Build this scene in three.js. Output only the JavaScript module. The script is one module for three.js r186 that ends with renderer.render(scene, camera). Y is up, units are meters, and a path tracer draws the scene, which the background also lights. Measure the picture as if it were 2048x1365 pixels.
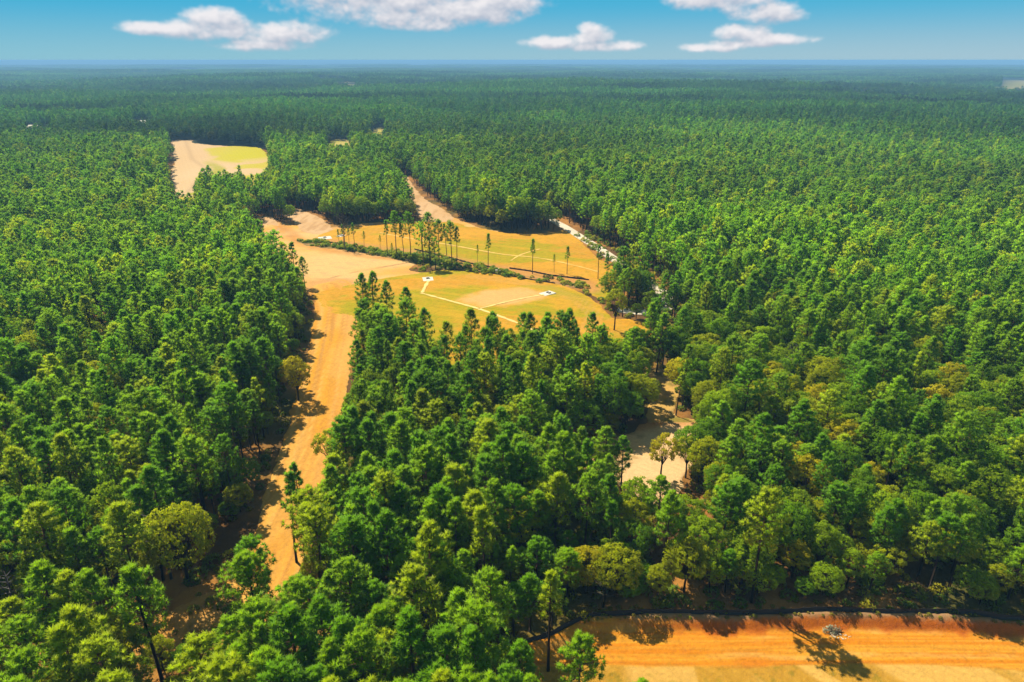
import * as THREE from 'three';
import { mergeGeometries } from 'three/addons/utils/BufferGeometryUtils.js';

/* ------------------------------------------------------------------ camera, sky, sun, exposure */
const scene = new THREE.Scene();
const EYE = [0, 100, 0], PITCH = 22.4 * Math.PI / 180;
const camera = new THREE.PerspectiveCamera(53.13, 1024 / 682, 1, 90000);
camera.position.set(...EYE);
camera.rotation.set(-PITCH, 0, 0);
camera.updateMatrixWorld(true);
scene.add(camera);
const SUN_DIR = new THREE.Vector3(-0.42, 0.80, -0.44).normalize();
const EXPOSURE = 1.9, SUN_POWER = 4.7;
const FOG_DENSITY = 1.45e-4, FOG_COLOR = [0.28, 0.57, 0.95];
const SKY = { zenith: [0.10, 0.14, 0.175], mid: [0.095, 0.19, 0.245], low: [0.031, 0.232, 0.365], rim: [0.16, 0.29, 0.345] };

/* ------------------------------------------------------------------ numbers and noise */
function rng(seed) {
  let s = seed >>> 0;
  return () => { s = (s + 0x6d2b79f5) | 0; let t = Math.imul(s ^ (s >>> 15), 1 | s); t = (t + Math.imul(t ^ (t >>> 7), 61 | t)) ^ t; return ((t ^ (t >>> 14)) >>> 0) / 4294967296; };
}
const clamp = (x, a = 0, b = 1) => Math.min(b, Math.max(a, x)), mix = (a, b, t) => a + (b - a) * t;
const smooth = (a, b, x) => { const t = clamp((x - a) / (b - a)); return t * t * (3 - 2 * t); };
const mix3 = (a, b, t) => [mix(a[0], b[0], t), mix(a[1], b[1], t), mix(a[2], b[2], t)];
const hash2 = (ix, iy) => { let h = Math.imul(ix, 374761393) ^ Math.imul(iy, 668265263); h = Math.imul(h ^ (h >>> 13), 1274126177); return ((h ^ (h >>> 16)) >>> 0) / 4294967296; };
function noise2(x, y) {
  const ix = Math.floor(x), iy = Math.floor(y), fx = x - ix, fy = y - iy, u = fx * fx * (3 - 2 * fx), v = fy * fy * (3 - 2 * fy);
  return mix(mix(hash2(ix, iy), hash2(ix + 1, iy), u), mix(hash2(ix, iy + 1), hash2(ix + 1, iy + 1), u), v);
}
function fbm(x, y, n = 4) { let s = 0, a = 0.5, t = 0; for (let i = 0; i < n; i++) { s += a * noise2(x + i * 17.3, y - i * 9.1); t += a; x *= 2.03; y *= 2.03; a *= 0.5; } return s / t; }

/* ------------------------------------------------------------------ sky: air and clouds */
{
  const W = 4096, H = 2048, data = new Float32Array(W * H * 4);
  // clouds as [azimuth, height, half width, half height] in degrees, azimuth from straight ahead
  const PUFFS = [
    [-21.5, 2.0, 4.6, 0.85], [-21.7, 2.7, 2.2, 0.8], [-25.6, 2.0, 2.6, 0.5], [-17.2, 1.7, 3.6, 0.9], [-18.4, 0.95, 3.2, 0.5],
    [-9, 4.4, 8.8, 2.4], [-4, 3.4, 6, 1.3], [-7, 2.6, 4, 0.7], [-1, 3.9, 3.6, 1.2], [-13, 4.6, 5, 0.9], [-8, 3.0, 3.5, 0.7],
    [3.1, 1.15, 2.7, 0.55], [6.2, 1.5, 1.9, 0.8], [7, 0.95, 3.2, 0.48], [5.9, 2.15, 1.1, 0.55],
    [15.5, 4.2, 4, 1.3], [18.8, 3.05, 2.5, 0.85], [13, 4.0, 2, 0.75],
    [17.2, 1.65, 2.2, 0.8], [19.2, 1.35, 2.8, 0.5], [15, 0.85, 2.4, 0.4], [17, 1.1, 3, 0.4],
  ];
  const density = (az, el) => {
    let d = -1;
    if (Math.abs(az) < 46 && el < 8) {
      for (const [a, e, ra, re] of PUFFS) {
        const x = (az - a) / ra, y = (el - e) / (el < e ? re * 0.8 : re), q = 1 - x * x - y * y;
        if (q > d) d = q;
      }
      if (d < -1.6) return -1;
      d = d * 0.95 + 0.12;
    } else {
      const side = smooth(44, 52, Math.abs(az)) + smooth(7, 10, el);
      const c = 3.2 / Math.sin((Math.max(el, 0.3) + 4) * Math.PI / 180), A = az * Math.PI / 180;
      d = (fbm(Math.cos(A) * c * 0.22 + 40, Math.sin(A) * c * 0.22 + 40, 4) - 0.62) * 4.2 * clamp(side) - (1 - clamp(side));
      d *= smooth(0.2, 2, el);
    }
    return d + (fbm(az * 0.8 + 91, el * 1.5 + 5, 6) - 0.5) * 1.35 + (fbm(az * 3.4 + 31, el * 5.5 + 5, 4) - 0.5) * 0.5;
  };
  for (let row = 0; row < H; row++) {
    const el = ((row + 0.5) / H - 0.5) * 180;
    let base;
    if (el < 3) base = mix3(SKY.rim, SKY.low, smooth(-0.4, 4.5, Math.max(el, 0)));
    else base = el < 20 ? mix3(mix3(SKY.rim, SKY.low, smooth(-0.4, 4.5, el)), SKY.mid, smooth(3, 20, el)) : mix3(SKY.mid, SKY.zenith, smooth(20, 75, el));
    for (let col = 0; col < W; col++) {
      const lon = ((col + 0.5) / W - 0.5) * 2 * Math.PI, k = (row * W + col) * 4;
      let az = (lon * 180 / Math.PI) + 90;             // lon -90 degrees looks along -z
      if (az > 180) az -= 360;
      let c = base;
      if (el < 25) { const warm = clamp(az / 40, -1, 1) * Math.exp(-Math.abs(az) / 160) * 0.5 + 0.5; c = [c[0] * mix(0.8, 1.35, warm), c[1] * mix(0.98, 1.03, warm), c[2]]; }
      if (el > 0.05 && el < 24) {
        const d = density(az, el);
        if (d > -0.16) {
          const up = density(az - 0.3, el + 0.5), lit = clamp(0.42 + (d - up) * 0.7 - (fbm(az * 2.2, el * 3.1, 4) - 0.5) * 0.5);
          const a = smooth(-0.16, 1.0, d) * 0.97 * smooth(0.05, 0.6, el);
          c = mix3(c, mix3([0.255, 0.28, 0.335], [0.47, 0.455, 0.465], lit), a);
        }
      }
      data[k] = c[0]; data[k + 1] = c[1]; data[k + 2] = c[2]; data[k + 3] = 1;
    }
  }
  const sky = new THREE.DataTexture(data, W, H, THREE.RGBAFormat, THREE.FloatType);
  sky.mapping = THREE.EquirectangularReflectionMapping; sky.magFilter = THREE.LinearFilter; sky.needsUpdate = true;
  scene.background = sky; scene.environment = sky;
}
const sun = new THREE.DirectionalLight(new THREE.Color().setRGB(1, 0.91, 0.72), SUN_POWER);
sun.position.copy(SUN_DIR).multiplyScalar(900).add(new THREE.Vector3(0, 0, -250));
sun.target.position.set(0, 0, -250);
sun.castShadow = true;
Object.assign(sun.shadow.camera, { left: -500, right: 500, top: 500, bottom: -500, near: 10, far: 3000 });
sun.shadow.mapSize.set(4096, 4096);
sun.shadow.radius = 1;
scene.add(sun, sun.target);
scene.fog = new THREE.FogExp2(new THREE.Color().setRGB(...FOG_COLOR), FOG_DENSITY);

const renderer = new THREE.WebGLRenderer({ antialias: true });
renderer.setSize(1024, 682);
renderer.toneMapping = THREE.LinearToneMapping;
renderer.toneMappingExposure = EXPOSURE;
renderer.shadowMap.enabled = true;

/* ------------------------------------------------------------------ naming */
const taken = new Map();
function numbered(name) { const n = taken.get(name) ?? 0; taken.set(name, n + 1); return n ? `${name}_${String(n).padStart(3, '0')}` : name; }
function shade(o) { o.traverse((c) => { if (c.isMesh) { c.castShadow = true; c.receiveShadow = true; } }); return o; }
function tag(o, label, category, group, kind) {
  if (label) o.userData.label = label;
  if (category) o.userData.category = category;
  if (group) o.userData.group = group;
  if (kind) o.userData.kind = kind;
  return o;
}
function top(o, name) { o.name = numbered(name); scene.add(o); return shade(o); }
function part(name, geo, mat, parent) { const m = new THREE.Mesh(geo, mat); m.name = name; parent.add(m); m.castShadow = m.receiveShadow = true; return m; }

/* ------------------------------------------------------------------ the lie of the land (metres; the viewer hovers over x = 0, z = 0 and looks along -z) */
const POLY = {
  yard: [[-1.3, -94.1], [3.3, -95.8], [8.1, -97.9], [12.1, -100.3], [16.1, -101.9], [26.9, -102.8], [46.4, -102.6], [62.3, -103.4], [85.4, -102.6], [98.7, -101.1], [139.8, -98.6], [139.8, -62], [24.2, -62], [11.4, -66], [4, -78], [-2, -86.5]],
  road: [[-58.8, -126.0], [-61.2, -140.2], [-63.4, -155.9], [-65.4, -171.7], [-69.4, -193.6], [-74.5, -224.9], [-80.1, -254.4], [-87.1, -284.6], [-96.0, -309.7], [-79.6, -321.6], [-65.3, -278.1], [-61.6, -264.6], [-58.4, -238.9], [-56.1, -214.2], [-52.2, -193.6], [-49.8, -177.5], [-48.2, -163.5], [-47.0, -148.9], [-45.6, -134.2], [-44.5, -123.4], [-45.0, -113.8], [-46.6, -107], [-52, -104], [-60, -112]],
  track: [[-110, -98], [-90, -100], [-72, -101], [-62, -108], [-52, -105], [-40, -101.5], [-24, -98], [-12, -94], [0, -92], [4, -88], [3, -82], [-6, -86], [-18, -90], [-30, -93.5], [-44, -96], [-58, -93], [-75, -91], [-110, -88]],
  plaza: [[-93.9, -302.1], [-115.1, -324.9], [-134.6, -353.0], [-145.7, -378.9], [-161.3, -417.5], [-172.3, -457.6], [-153.0, -447.5], [-136.9, -437.3], [-119.6, -433.1], [-105.5, -441.6], [-87.3, -449.0], [-67.7, -450.5], [-52.4, -457.5], [-40.6, -464.4], [-20.4, -432.3], [-7.4, -420.9], [-26.7, -378.9], [-47.0, -357.9], [-52.5, -338.9], [-30.5, -321.6], [-59.5, -291.4], [-64.7, -274.9], [-75.7, -265.8]],
  spur: [[-107.8, -635.1], [-97.8, -643.9], [-83.6, -584.7], [-67.1, -528.9], [-54.6, -501.7], [-39.7, -463.9], [-43.6, -439.6], [-57.4, -443.5], [-70.1, -490.9], [-84.2, -539.2], [-97.0, -584.7]],
  lane: [[-157.6, -470.4], [-158.4, -494.9], [-143.6, -479.1], [-127.7, -457.6], [-113.4, -425.6], [-121.7, -414.9], [-134.1, -425.6], [-147.3, -454.6]],
  lanew: [[-174.4, -466.9], [-161.5, -459.6], [-146.7, -425.6], [-155.7, -414.9]],
  front: [[-91.4, -297.0], [-79.9, -312.0], [-56.1, -328.3], [-31.9, -338.9], [-9.9, -332.7], [8.9, -324.9], [20.9, -316.7], [32.7, -301.4], [38.8, -284.6], [42.2, -267.8], [47.7, -266.6], [56, -262], [54, -244], [46, -224], [34, -216], [19.3, -222.9], [2, -217], [-19.3, -209], [-33, -221], [-52.1, -240.2], [-62.2, -265.8], [-77.9, -274.9]],
  back: [[-118.6, -414.9], [-104.3, -435.9], [-64.0, -447.5], [-41.0, -449.0], [-7.5, -421.2], [11.1, -415.9], [26.9, -421.2], [33.7, -426.6], [40.6, -399.8], [46.5, -366.0], [54.3, -338.9], [61.7, -313.6], [47.4, -298.5], [39.6, -291.4], [32.4, -310.4], [18.6, -320.0], [4.0, -329.2], [-16.5, -338.9], [-32.9, -350.1], [-50.5, -364.0], [-74.0, -372.4], [-96.1, -383.4], [-116.4, -395.0]],
  swale: [[-129.6, -399.8], [-117.7, -400.8], [-97.6, -391.2], [-74.7, -378.7], [-51.0, -370.1], [-33.4, -357.9], [-16.7, -345.5], [4.0, -333.8], [18.8, -326.1], [35.1, -315.6], [36.7, -305.8], [20.6, -312.8], [3.9, -320.0], [-16.1, -330.1], [-34.5, -338.9], [-60.3, -355.9], [-91.5, -375.6], [-116.8, -385.6]],
  pad: [[43.8, -213.0], [51.5, -217.5], [56.4, -204.4], [49.4, -183.7], [56.0, -179.7], [52.5, -166], [45, -150], [39, -138], [31, -138], [26, -148], [13, -150], [7, -156], [10, -165], [24, -168.7], [32.9, -172.1], [40.0, -180.1], [42.9, -193.6]],
  far: [[-448.8, -931.8], [-427.7, -943.8], [-410.5, -908.7], [-364.9, -881.2], [-312.6, -865.5], [-268, -770], [-205, -575], [-214, -556], [-250, -545], [-206, -438], [-225.5, -460.1], [-320.1, -652.7], [-364.3, -756.8]],
  meadowa: [[-242, -945], [-218, -945], [-160, -700], [-186, -700]],
  lota: [[-642, -1214], [-604, -1214], [-508, -1000], [-536, -1000]],
  lotb: [[-768, -1128], [-726, -1128], [-606, -930], [-640, -930]],
  meadowb: [[-216, -1110], [-198, -1110], [-152, -830], [-172, -830]],
  gapa: [[-172, -262], [-165.5, -260.2], [-148.6, -238.9], [-143, -226], [-127, -204], [-134, -202], [-157.3, -238.9]],
  gapb: [[-217.0, -560.9], [-206.4, -566.4], [-196.6, -541.1], [-187, -508], [-203, -520]],
};
function inside(p, x, z) {
  let s = false;
  for (let i = 0, j = p.length - 1; i < p.length; j = i++) if ((p[i][1] > z) !== (p[j][1] > z) && x < (p[j][0] - p[i][0]) * (z - p[i][1]) / (p[j][1] - p[i][1]) + p[i][0]) s = !s;
  return s;
}
function nearest(p, x, z, open) {
  let best = 1e9, bx = 0, bz = 0, along = 0, total = 0;
  for (let i = open ? 1 : 0, j = open ? 0 : p.length - 1; i < p.length; j = i++) {
    const ax = p[j][0], az = p[j][1], dx = p[i][0] - ax, dz = p[i][1] - az, l2 = dx * dx + dz * dz, t = clamp(((x - ax) * dx + (z - az) * dz) / l2), qx = ax + dx * t, qz = az + dz * t, d = (x - qx) ** 2 + (z - qz) ** 2, l = Math.sqrt(l2);
    if (d < best) { best = d; bx = qx; bz = qz; along = total + l * t; }
    total += l;
  }
  return { d: Math.sqrt(best), x: bx, z: bz, along };
}
// the same outline with rounded corners and an uneven, machine-cut edge
function natural(p, rough, step = 1.6) {
  const c = new THREE.CatmullRomCurve3(p.map(([x, z]) => new THREE.Vector3(x, 0, z)), true, 'catmullrom', 0.35), n = Math.ceil(c.getLength() / step), out = [];
  for (let i = 0; i < n; i++) { const q = c.getPointAt(i / n); out.push([q.x + (noise2(q.x * 0.35, q.z * 0.35) + noise2(q.x * 1.1 + 7, q.z * 1.1) * 0.5 - 0.75) * rough, q.z + (noise2(q.x * 0.35 + 50, q.z * 0.35) + noise2(q.x * 1.1, q.z * 1.1 + 9) * 0.5 - 0.75) * rough]); }
  return out;
}
const BOX = {};
for (const k in POLY) { const p = POLY[k]; BOX[k] = [Math.min(...p.map((q) => q[0])), Math.max(...p.map((q) => q[0])), Math.min(...p.map((q) => q[1])), Math.max(...p.map((q) => q[1]))]; }
const signed = (k, x, z) => { const b = BOX[k]; if (x < b[0] - 8 || x > b[1] + 8 || z < b[2] - 8 || z > b[3] + 8) return -9; const d = nearest(POLY[k], x, z).d; return inside(POLY[k], x, z) ? d : -d; };
const farLand = (x, z) => { const r = Math.hypot(x, z); return smooth(700, 2600, r) * ((fbm(x / 1500 + 3.7, z / 1100 + 8.1, 3) - 0.5) * 50) + smooth(300, 900, r) * (fbm(x / 330 + 1, z / 330, 2) - 0.5) * 7; };
const height = (x, z) => { const y = farLand(x, z), s = signed('yard', x, z); return s > 0 ? y - 1.5 * smooth(0.2, 3.2, s) : y; };
// open country in the forest far away
const openness = (x, z, r) => fbm(x / 520 + 31, z / 1300 + 11, 3) - mix(0.74, 0.65, smooth(2300, 9000, r));
const openFar = (x, z) => { const r = Math.hypot(x, z); return r > 2000 && openness(x, z, r) > 0; };
const FAR_FIELD = [[1805, -2690], [2500, -2690], [3700, -4150], [2784, -4150]];

/* ------------------------------------------------------------------ materials */
function grainTexture(size, f) {
  const d = new Uint8Array(size * size * 4);
  for (let y = 0; y < size; y++) for (let x = 0; x < size; x++) { const v = f(x / size, y / size) * 255, k = (y * size + x) * 4; d[k] = d[k + 1] = d[k + 2] = clamp(v, 0, 255); d[k + 3] = 255; }
  const t = new THREE.DataTexture(d, size, size); t.wrapS = t.wrapT = THREE.RepeatWrapping; t.magFilter = THREE.LinearFilter; t.needsUpdate = true; return t;
}
const tiled = (u, v, n, f) => { // noise that repeats after n cells
  const x = u * n, y = v * n, ix = Math.floor(x), iy = Math.floor(y), fx = x - ix, fy = y - iy, a = fx * fx * (3 - 2 * fx), b = fy * fy * (3 - 2 * fy), h = (i, j) => hash2(((i % n) + n) % n + f * 131, ((j % n) + n) % n + f * 77);
  return mix(mix(h(ix, iy), h(ix + 1, iy), a), mix(h(ix, iy + 1), h(ix + 1, iy + 1), a), b);
};
const soilMap = grainTexture(512, (u, v) => 0.66 + 0.16 * tiled(u, v, 16, 1) + 0.14 * tiled(u, v, 64, 2) + 0.14 * tiled(u, v, 200, 3) - (tiled(u, v, 256, 5) > 0.93 ? 0.2 : 0));
const bumpMap = grainTexture(512, (u, v) => 0.4 * tiled(u, v, 24, 7) + 0.35 * tiled(u, v, 80, 8) + 0.25 * tiled(u, v, 240, 9));
const soil = new THREE.MeshPhysicalMaterial({ specularIntensity: 0.2, name: 'soil', color: new THREE.Color().setRGB(0.69, 0.65, 0.58), vertexColors: true, roughness: 0.97, map: soilMap, bumpMap, bumpScale: 0.12 });
const rgb = (r, g, b) => new THREE.Color().setRGB(r, g, b);
const leafMat = (name, c) => new THREE.MeshPhysicalMaterial({ name, color: rgb(...c), vertexColors: true, roughness: 1, transmission: 0.65, thickness: 0, specularIntensity: 0.06, side: THREE.DoubleSide });
const barkMat = new THREE.MeshStandardMaterial({ name: 'bark', color: rgb(1, 1, 1), vertexColors: true, roughness: 0.95 });
const greyBark = new THREE.MeshStandardMaterial({ name: 'dead wood', color: rgb(0.34, 0.30, 0.27), roughness: 0.95 });
const concrete = new THREE.MeshStandardMaterial({ name: 'concrete', color: rgb(0.55, 0.52, 0.46), roughness: 0.9, map: soilMap });
const fabric = new THREE.MeshStandardMaterial({ name: 'black woven plastic', color: rgb(0.012, 0.012, 0.013), roughness: 0.8 });
const stakeWood = new THREE.MeshStandardMaterial({ name: 'stake wood', color: rgb(0.28, 0.19, 0.11), roughness: 0.9 });

/* ------------------------------------------------------------------ ground */
function axis(lo, hi, step, far, grow) {
  const a = []; for (let v = lo; v <= hi + 1e-6; v += step) a.push(v);
  for (let v = hi, s = step; v < far;) { s *= grow; v += s; a.push(v); }
  for (let v = lo, s = step; v > -far;) { s *= grow; v -= s; a.unshift(v); }
  return a;
}
const SHEETS = ['yard', 'road', 'track', 'plaza', 'spur', 'lane', 'lanew', 'front', 'back', 'swale', 'pad', 'far', 'gapa', 'gapb', 'meadowa', 'meadowb', 'lota', 'lotb'];
function litter(x, z) {
  const n = fbm(x * 0.11, z * 0.11, 4), m = fbm(x * 0.021 + 40, z * 0.021, 3);
  let c = mix3([0.16, 0.085, 0.03], [0.50, 0.24, 0.055], smooth(0.36, 0.66, n));
  c = mix3(c, [0.10, 0.12, 0.022], smooth(0.46, 0.66, m) * 0.75);
  return c;
}
{
  const xs = axis(-132, 144, 3, 42000, 1.07), zs = axis(-470, -54, 3, 42000, 1.07), nx = xs.length, nz = zs.length;
  const pos = new Float32Array(nx * nz * 3), col = new Float32Array(nx * nz * 3), uv = new Float32Array(nx * nz * 2), idx = [];
  for (let j = 0; j < nz; j++) for (let i = 0; i < nx; i++) {
    const k = j * nx + i, x = xs[i], z = zs[j], r = Math.hypot(x, z);
    let drop = 0;
    if (r < 1500) for (const s of SHEETS) drop = Math.max(drop, smooth(0.5, 3, signed(s, x, z)));
    pos.set([x, height(x, z) - 0.35 * drop - 1.1 * smooth(0, 2, signed('yard', x, z)), z], k * 3);
    let c = r < 900 ? litter(x, z) : [0.03, 0.045, 0.014];
    if (r >= 900) c = mix3(c, mix3([0.44, 0.34, 0.16], [0.22, 0.26, 0.05], noise2(x / 240, z / 240)), inside(FAR_FIELD, x, z) ? 1 : r > 2000 ? smooth(-0.03, 0.03, openness(x, z, r)) : 0);
    if (r > 12000) c = mix3([0.03, 0.045, 0.016], [0.14, 0.12, 0.06], smooth(0.55, 0.75, fbm(x / 1700, z / 700, 4)));
    col.set(c, k * 3); uv.set([x / 12, z / 12], k * 2);
  }
  for (let j = 0; j < nz - 1; j++) for (let i = 0; i < nx - 1; i++) { const a = j * nx + i, b = a + 1, c = a + nx, d = c + 1; idx.push(a, c, b, b, c, d); }
  const g = new THREE.BufferGeometry();
  g.setAttribute('position', new THREE.BufferAttribute(pos, 3)); g.setAttribute('color', new THREE.BufferAttribute(col, 3)); g.setAttribute('uv', new THREE.BufferAttribute(uv, 2)); g.setIndex(idx); g.computeVertexNormals();
  tag(top(new THREE.Mesh(g, soil), 'ground'), 'red brown forest floor reaching under the woods to the horizon', null, null, 'structure');
}
// a sheet of bare or seeded earth: a fine grid cut to an outline, its rim tucked into the ground
function sheet(name, outline, cell, lift, colour, relief, label, opts = {}) {
  const p = opts.raw ? outline : natural(outline, opts.rough ?? 1.6), xs = p.map((q) => q[0]), zs = p.map((q) => q[1]);
  const x0 = Math.min(...xs) - cell, z0 = Math.min(...zs) - cell, nx = Math.ceil((Math.max(...xs) + cell - x0) / cell) + 1, nz = Math.ceil((Math.max(...zs) + cell - z0) / cell) + 1;
  const at = new Int32Array(nx * nz).fill(-1), isIn = new Uint8Array(nx * nz), pos = [], col = [], uv = [], idx = [];
  for (let j = 0; j < nz; j++) {                              // scanline fill
    const z = z0 + j * cell, cuts = [];
    for (let i = 0, k = p.length - 1; i < p.length; k = i++) if ((p[i][1] > z) !== (p[k][1] > z)) cuts.push((p[k][0] - p[i][0]) * (z - p[i][1]) / (p[k][1] - p[i][1]) + p[i][0]);
    cuts.sort((a, b) => a - b);
    for (let c = 0; c + 1 < cuts.length; c += 2) for (let i = Math.max(0, Math.ceil((cuts[c] - x0) / cell)); i <= Math.min(nx - 1, Math.floor((cuts[c + 1] - x0) / cell)); i++) isIn[j * nx + i] = 1;
  }
  const vert = (i, j) => {
    const k = j * nx + i;
    if (at[k] >= 0) return at[k];
    let x = x0 + i * cell, z = z0 + j * cell, y;
    if (isIn[k]) y = height(x, z) + lift + relief(x, z); else { const q = nearest(p, x, z); x = q.x; z = q.z; y = height(x, z) - 0.12 + lift * 0.3; }
    at[k] = pos.length / 3; pos.push(x, y, z); col.push(...colour(x, z)); uv.push(x / 9, z / 9);
    return at[k];
  };
  for (let j = 0; j < nz - 1; j++) for (let i = 0; i < nx - 1; i++) {
    if (!(isIn[j * nx + i] || isIn[j * nx + i + 1] || isIn[(j + 1) * nx + i] || isIn[(j + 1) * nx + i + 1])) continue;
    const a = vert(i, j), b = vert(i + 1, j), c = vert(i, j + 1), d = vert(i + 1, j + 1);
    idx.push(a, c, b, b, c, d);
  }
  const g = new THREE.BufferGeometry();
  g.setAttribute('position', new THREE.Float32BufferAttribute(pos, 3)); g.setAttribute('color', new THREE.Float32BufferAttribute(col, 3)); g.setAttribute('uv', new THREE.Float32BufferAttribute(uv, 2)); g.setIndex(idx); g.computeVertexNormals();
  return tag(top(new THREE.Mesh(g, soil), name), label, null, null, 'structure');
}
const SAND = [0.86, 0.47, 0.10], PALE = [0.88, 0.565, 0.24], GOLD = [0.70, 0.33, 0.003], LIME = [0.42, 0.40, 0.003];
const lines = (t, w, s) => { const f = Math.abs(t % s); return 1 - smooth(w * 0.4, w, Math.min(f, s - f)); };

// lower-right building yard: bank, graded road, seeded strips in front
sheet('yard', POLY.yard, 0.36, 0.05, (x, z) => {
  const s = (x > 24 ? nearest(POLY.yard.slice(4, 11), x, z, true).d : z + 102.8) + (noise2(x * 0.12, 3) - 0.5) * 0.8;   // metres from the fence towards the viewer
  const streak = fbm(x * 0.035 + 5, z * 2.4, 4), blot = fbm(x * 0.16, z * 0.3, 4), fine = fbm(x * 1.6, z * 1.9, 3);
  let c = mix3([0.76, 0.27, 0.012], [0.82, 0.385, 0.035], smooth(0.35, 0.65, streak));
  c = mix3(c, [0.68, 0.21, 0.012], smooth(0.52, 0.72, blot) * 0.55);
  c = mix3(c, [0.80, 0.46, 0.11], smooth(0.55, 0.75, fbm(x * 0.09 + 60, z * 0.5, 3)) * 0.6);
  c = mix3(c, [0.46, 0.18, 0.015], smooth(0.62, 0.8, fbm(x * 1.9 + 11, z * 3.1, 2)) * 0.35);
  const bank = (1 - smooth(2.6, 4.4, s + (noise2(x * 0.5, 9) - 0.5) * 1.4)) * smooth(18, 40, x);
  c = mix3(c, mix3([0.42, 0.085, 0.008], [0.66, 0.17, 0.012], fine), bank * 0.9);
  c = mix3(c, [0.40, 0.30, 0.17], (1 - smooth(0.5, 1.7, s + (fine - 0.5))) * 0.75);                              // dry grass along the fence
  for (const [at, w, k] of [[7.3, 0.16, 0.35], [5.2, 0.14, 0.2], [10.9, 0.2, 0.45], [8.6, 0.12, 0.2]]) c = mix3(c, [0.42, 0.17, 0.02], (1 - smooth(w, w * 2.2, Math.abs(s - at + (noise2(x * 0.05, at) - 0.5) * 1.1))) * k * (0.4 + noise2(x * 0.3, at * 3)));
  if (s > 11) {                                                                                                  // seeded plots with pale wheel strips
    const slant = x + (s - 11) * -0.9 + (noise2(s * 0.5, x * 0.02) - 0.5), strip = smooth(0.52, 0.6, noise2(slant * 0.28, 4)) * smooth(42, 46, x);
    let q = mix3([0.52, 0.27, 0.025], [0.62, 0.36, 0.05], fine);
    q = mix3(q, [0.24, 0.20, 0.015], smooth(0.60, 0.78, fbm(x * 0.8, z * 0.8 + 4, 3)) * 0.6);
    q = mix3(q, [0.82, 0.50, 0.13], strip * 0.8);
    q = mix3(q, [0.78, 0.47, 0.12], smooth(19, 22, x) * (1 - smooth(32.5, 33.2, x)) * 0.85);
    c = mix3(c, q, smooth(11, 11.6, s));
  }
  const weeds = smooth(0.62, 0.8, fbm(x * 0.35 + 9, z * 0.5 + 2, 4)) * (1 - smooth(30, 52, x)) * smooth(4, 7, s);
  return mix3(c, [0.30, 0.26, 0.03], weeds * 0.5);
}, (x, z) => (fbm(x * 0.06, z * 1.1, 3) - 0.5) * 0.18, 'orange graded dirt yard with wheel marks in front of the silt fence', { rough: 0.7 });

sheet('track', POLY.track, 0.9, 0.04, (x, z) => mix3(mix3([0.58, 0.27, 0.045], [0.66, 0.38, 0.12], fbm(x * 0.2, z * 0.2, 3)), [0.2, 0.13, 0.04], smooth(0.58, 0.72, fbm(x * 0.3 + 4, z * 0.3, 3)) * 0.6), (x, z) => noise2(x * 0.4, z * 0.4) * 0.1, 'orange dirt track crossing under the pines along the bottom', { rough: 3 });

const ROADLINE = [[-52, -112], [-53, -130], [-55, -150], [-57, -170], [-60.5, -193], [-65, -220], [-70, -250], [-76, -280], [-88, -312]];
sheet('dirt_road', POLY.road, 0.8, 0.12, (x, z) => {
  const q = nearest(ROADLINE, x, z, true), side = q.d * (x > q.x ? 1 : -1);
  let c = mix3(SAND, [0.82, 0.40, 0.04], smooth(0.3, 0.7, fbm(x * 0.1, z * 0.05, 4)));
  c = mix3(c, [0.86, 0.52, 0.15], smooth(0.5, 0.75, fbm(side * 0.9, q.along * 0.012, 3)) * 0.7);
  c = mix3(c, [0.58, 0.27, 0.06], smooth(0.56, 0.72, fbm(side * 1.1 + 30, q.along * 0.02 + 4, 3)) * 0.55);
  c = mix3(c, [0.80, 0.41, 0.13], (1 - smooth(1.2, 3, Math.abs(side - 5.6))) * 0.4 * noise2(q.along * 0.04, 3));
  for (const a of [-3.2, -1.2, 2.2, 4.1]) c = mix3(c, [0.52, 0.26, 0.07], (1 - smooth(0.3, 0.8, Math.abs(side - a + (noise2(q.along * 0.03, a) - 0.5) * 3))) * 0.32);
  return mix3(c, [0.42, 0.22, 0.06], smooth(6.0, 8.5, Math.abs(side)) * 0.45 * fbm(x * 0.4, z * 0.4, 3));
}, (x, z) => { const q = nearest(ROADLINE, x, z, true); return (fbm(q.d * 0.7, q.along * 0.02, 2) - 0.5) * 0.3; }, 'wide sandy dirt road cut through the pines on the left', { rough: 1.4 });

sheet('cleared_ground', POLY.plaza, 1.3, 0.05, (x, z) => {
  let c = mix3(PALE, SAND, smooth(0.35, 0.68, fbm(x * 0.03, z * 0.045, 4)));
  c = mix3(c, [0.70, 0.36, 0.13], smooth(0.56, 0.74, fbm(x * 0.022 + 12, z * 0.06 + 3, 4)) * 0.75);
  const arc = nearest([[-150, -440], [-140, -420], [-125, -395], [-105, -378], [-80, -366], [-60, -360]], x, z, true).d;
  c = mix3(c, [0.66, 0.30, 0.08], (1 - smooth(2, 7, arc)) * 0.6 * (0.5 + noise2(x * 0.2, z * 0.2)));
  const cut = nearest([[-99, -316], [-80, -335], [-58, -350], [-45, -358]], x, z, true).d;
  c = mix3(c, [0.40, 0.23, 0.11], (1 - smooth(0.4, 1.3, cut)) * 0.7 * smooth(0.35, 0.6, noise2(x * 0.15, z * 0.15)));
  c = mix3(c, [0.58, 0.27, 0.06], (1 - smooth(0.6, 2.4, nearest([[-92, -299], [-80, -285], [-68, -276]], x, z, true).d)) * 0.7);
  return mix3(c, [0.56, 0.36, 0.2], smooth(0.6, 0.75, fbm(x * 0.2, z * 0.6, 3)) * 0.35);
}, (x, z) => (fbm(x * 0.05, z * 0.08, 3) - 0.5) * 0.4, 'broad pale sand clearing where the dirt roads meet');

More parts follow.
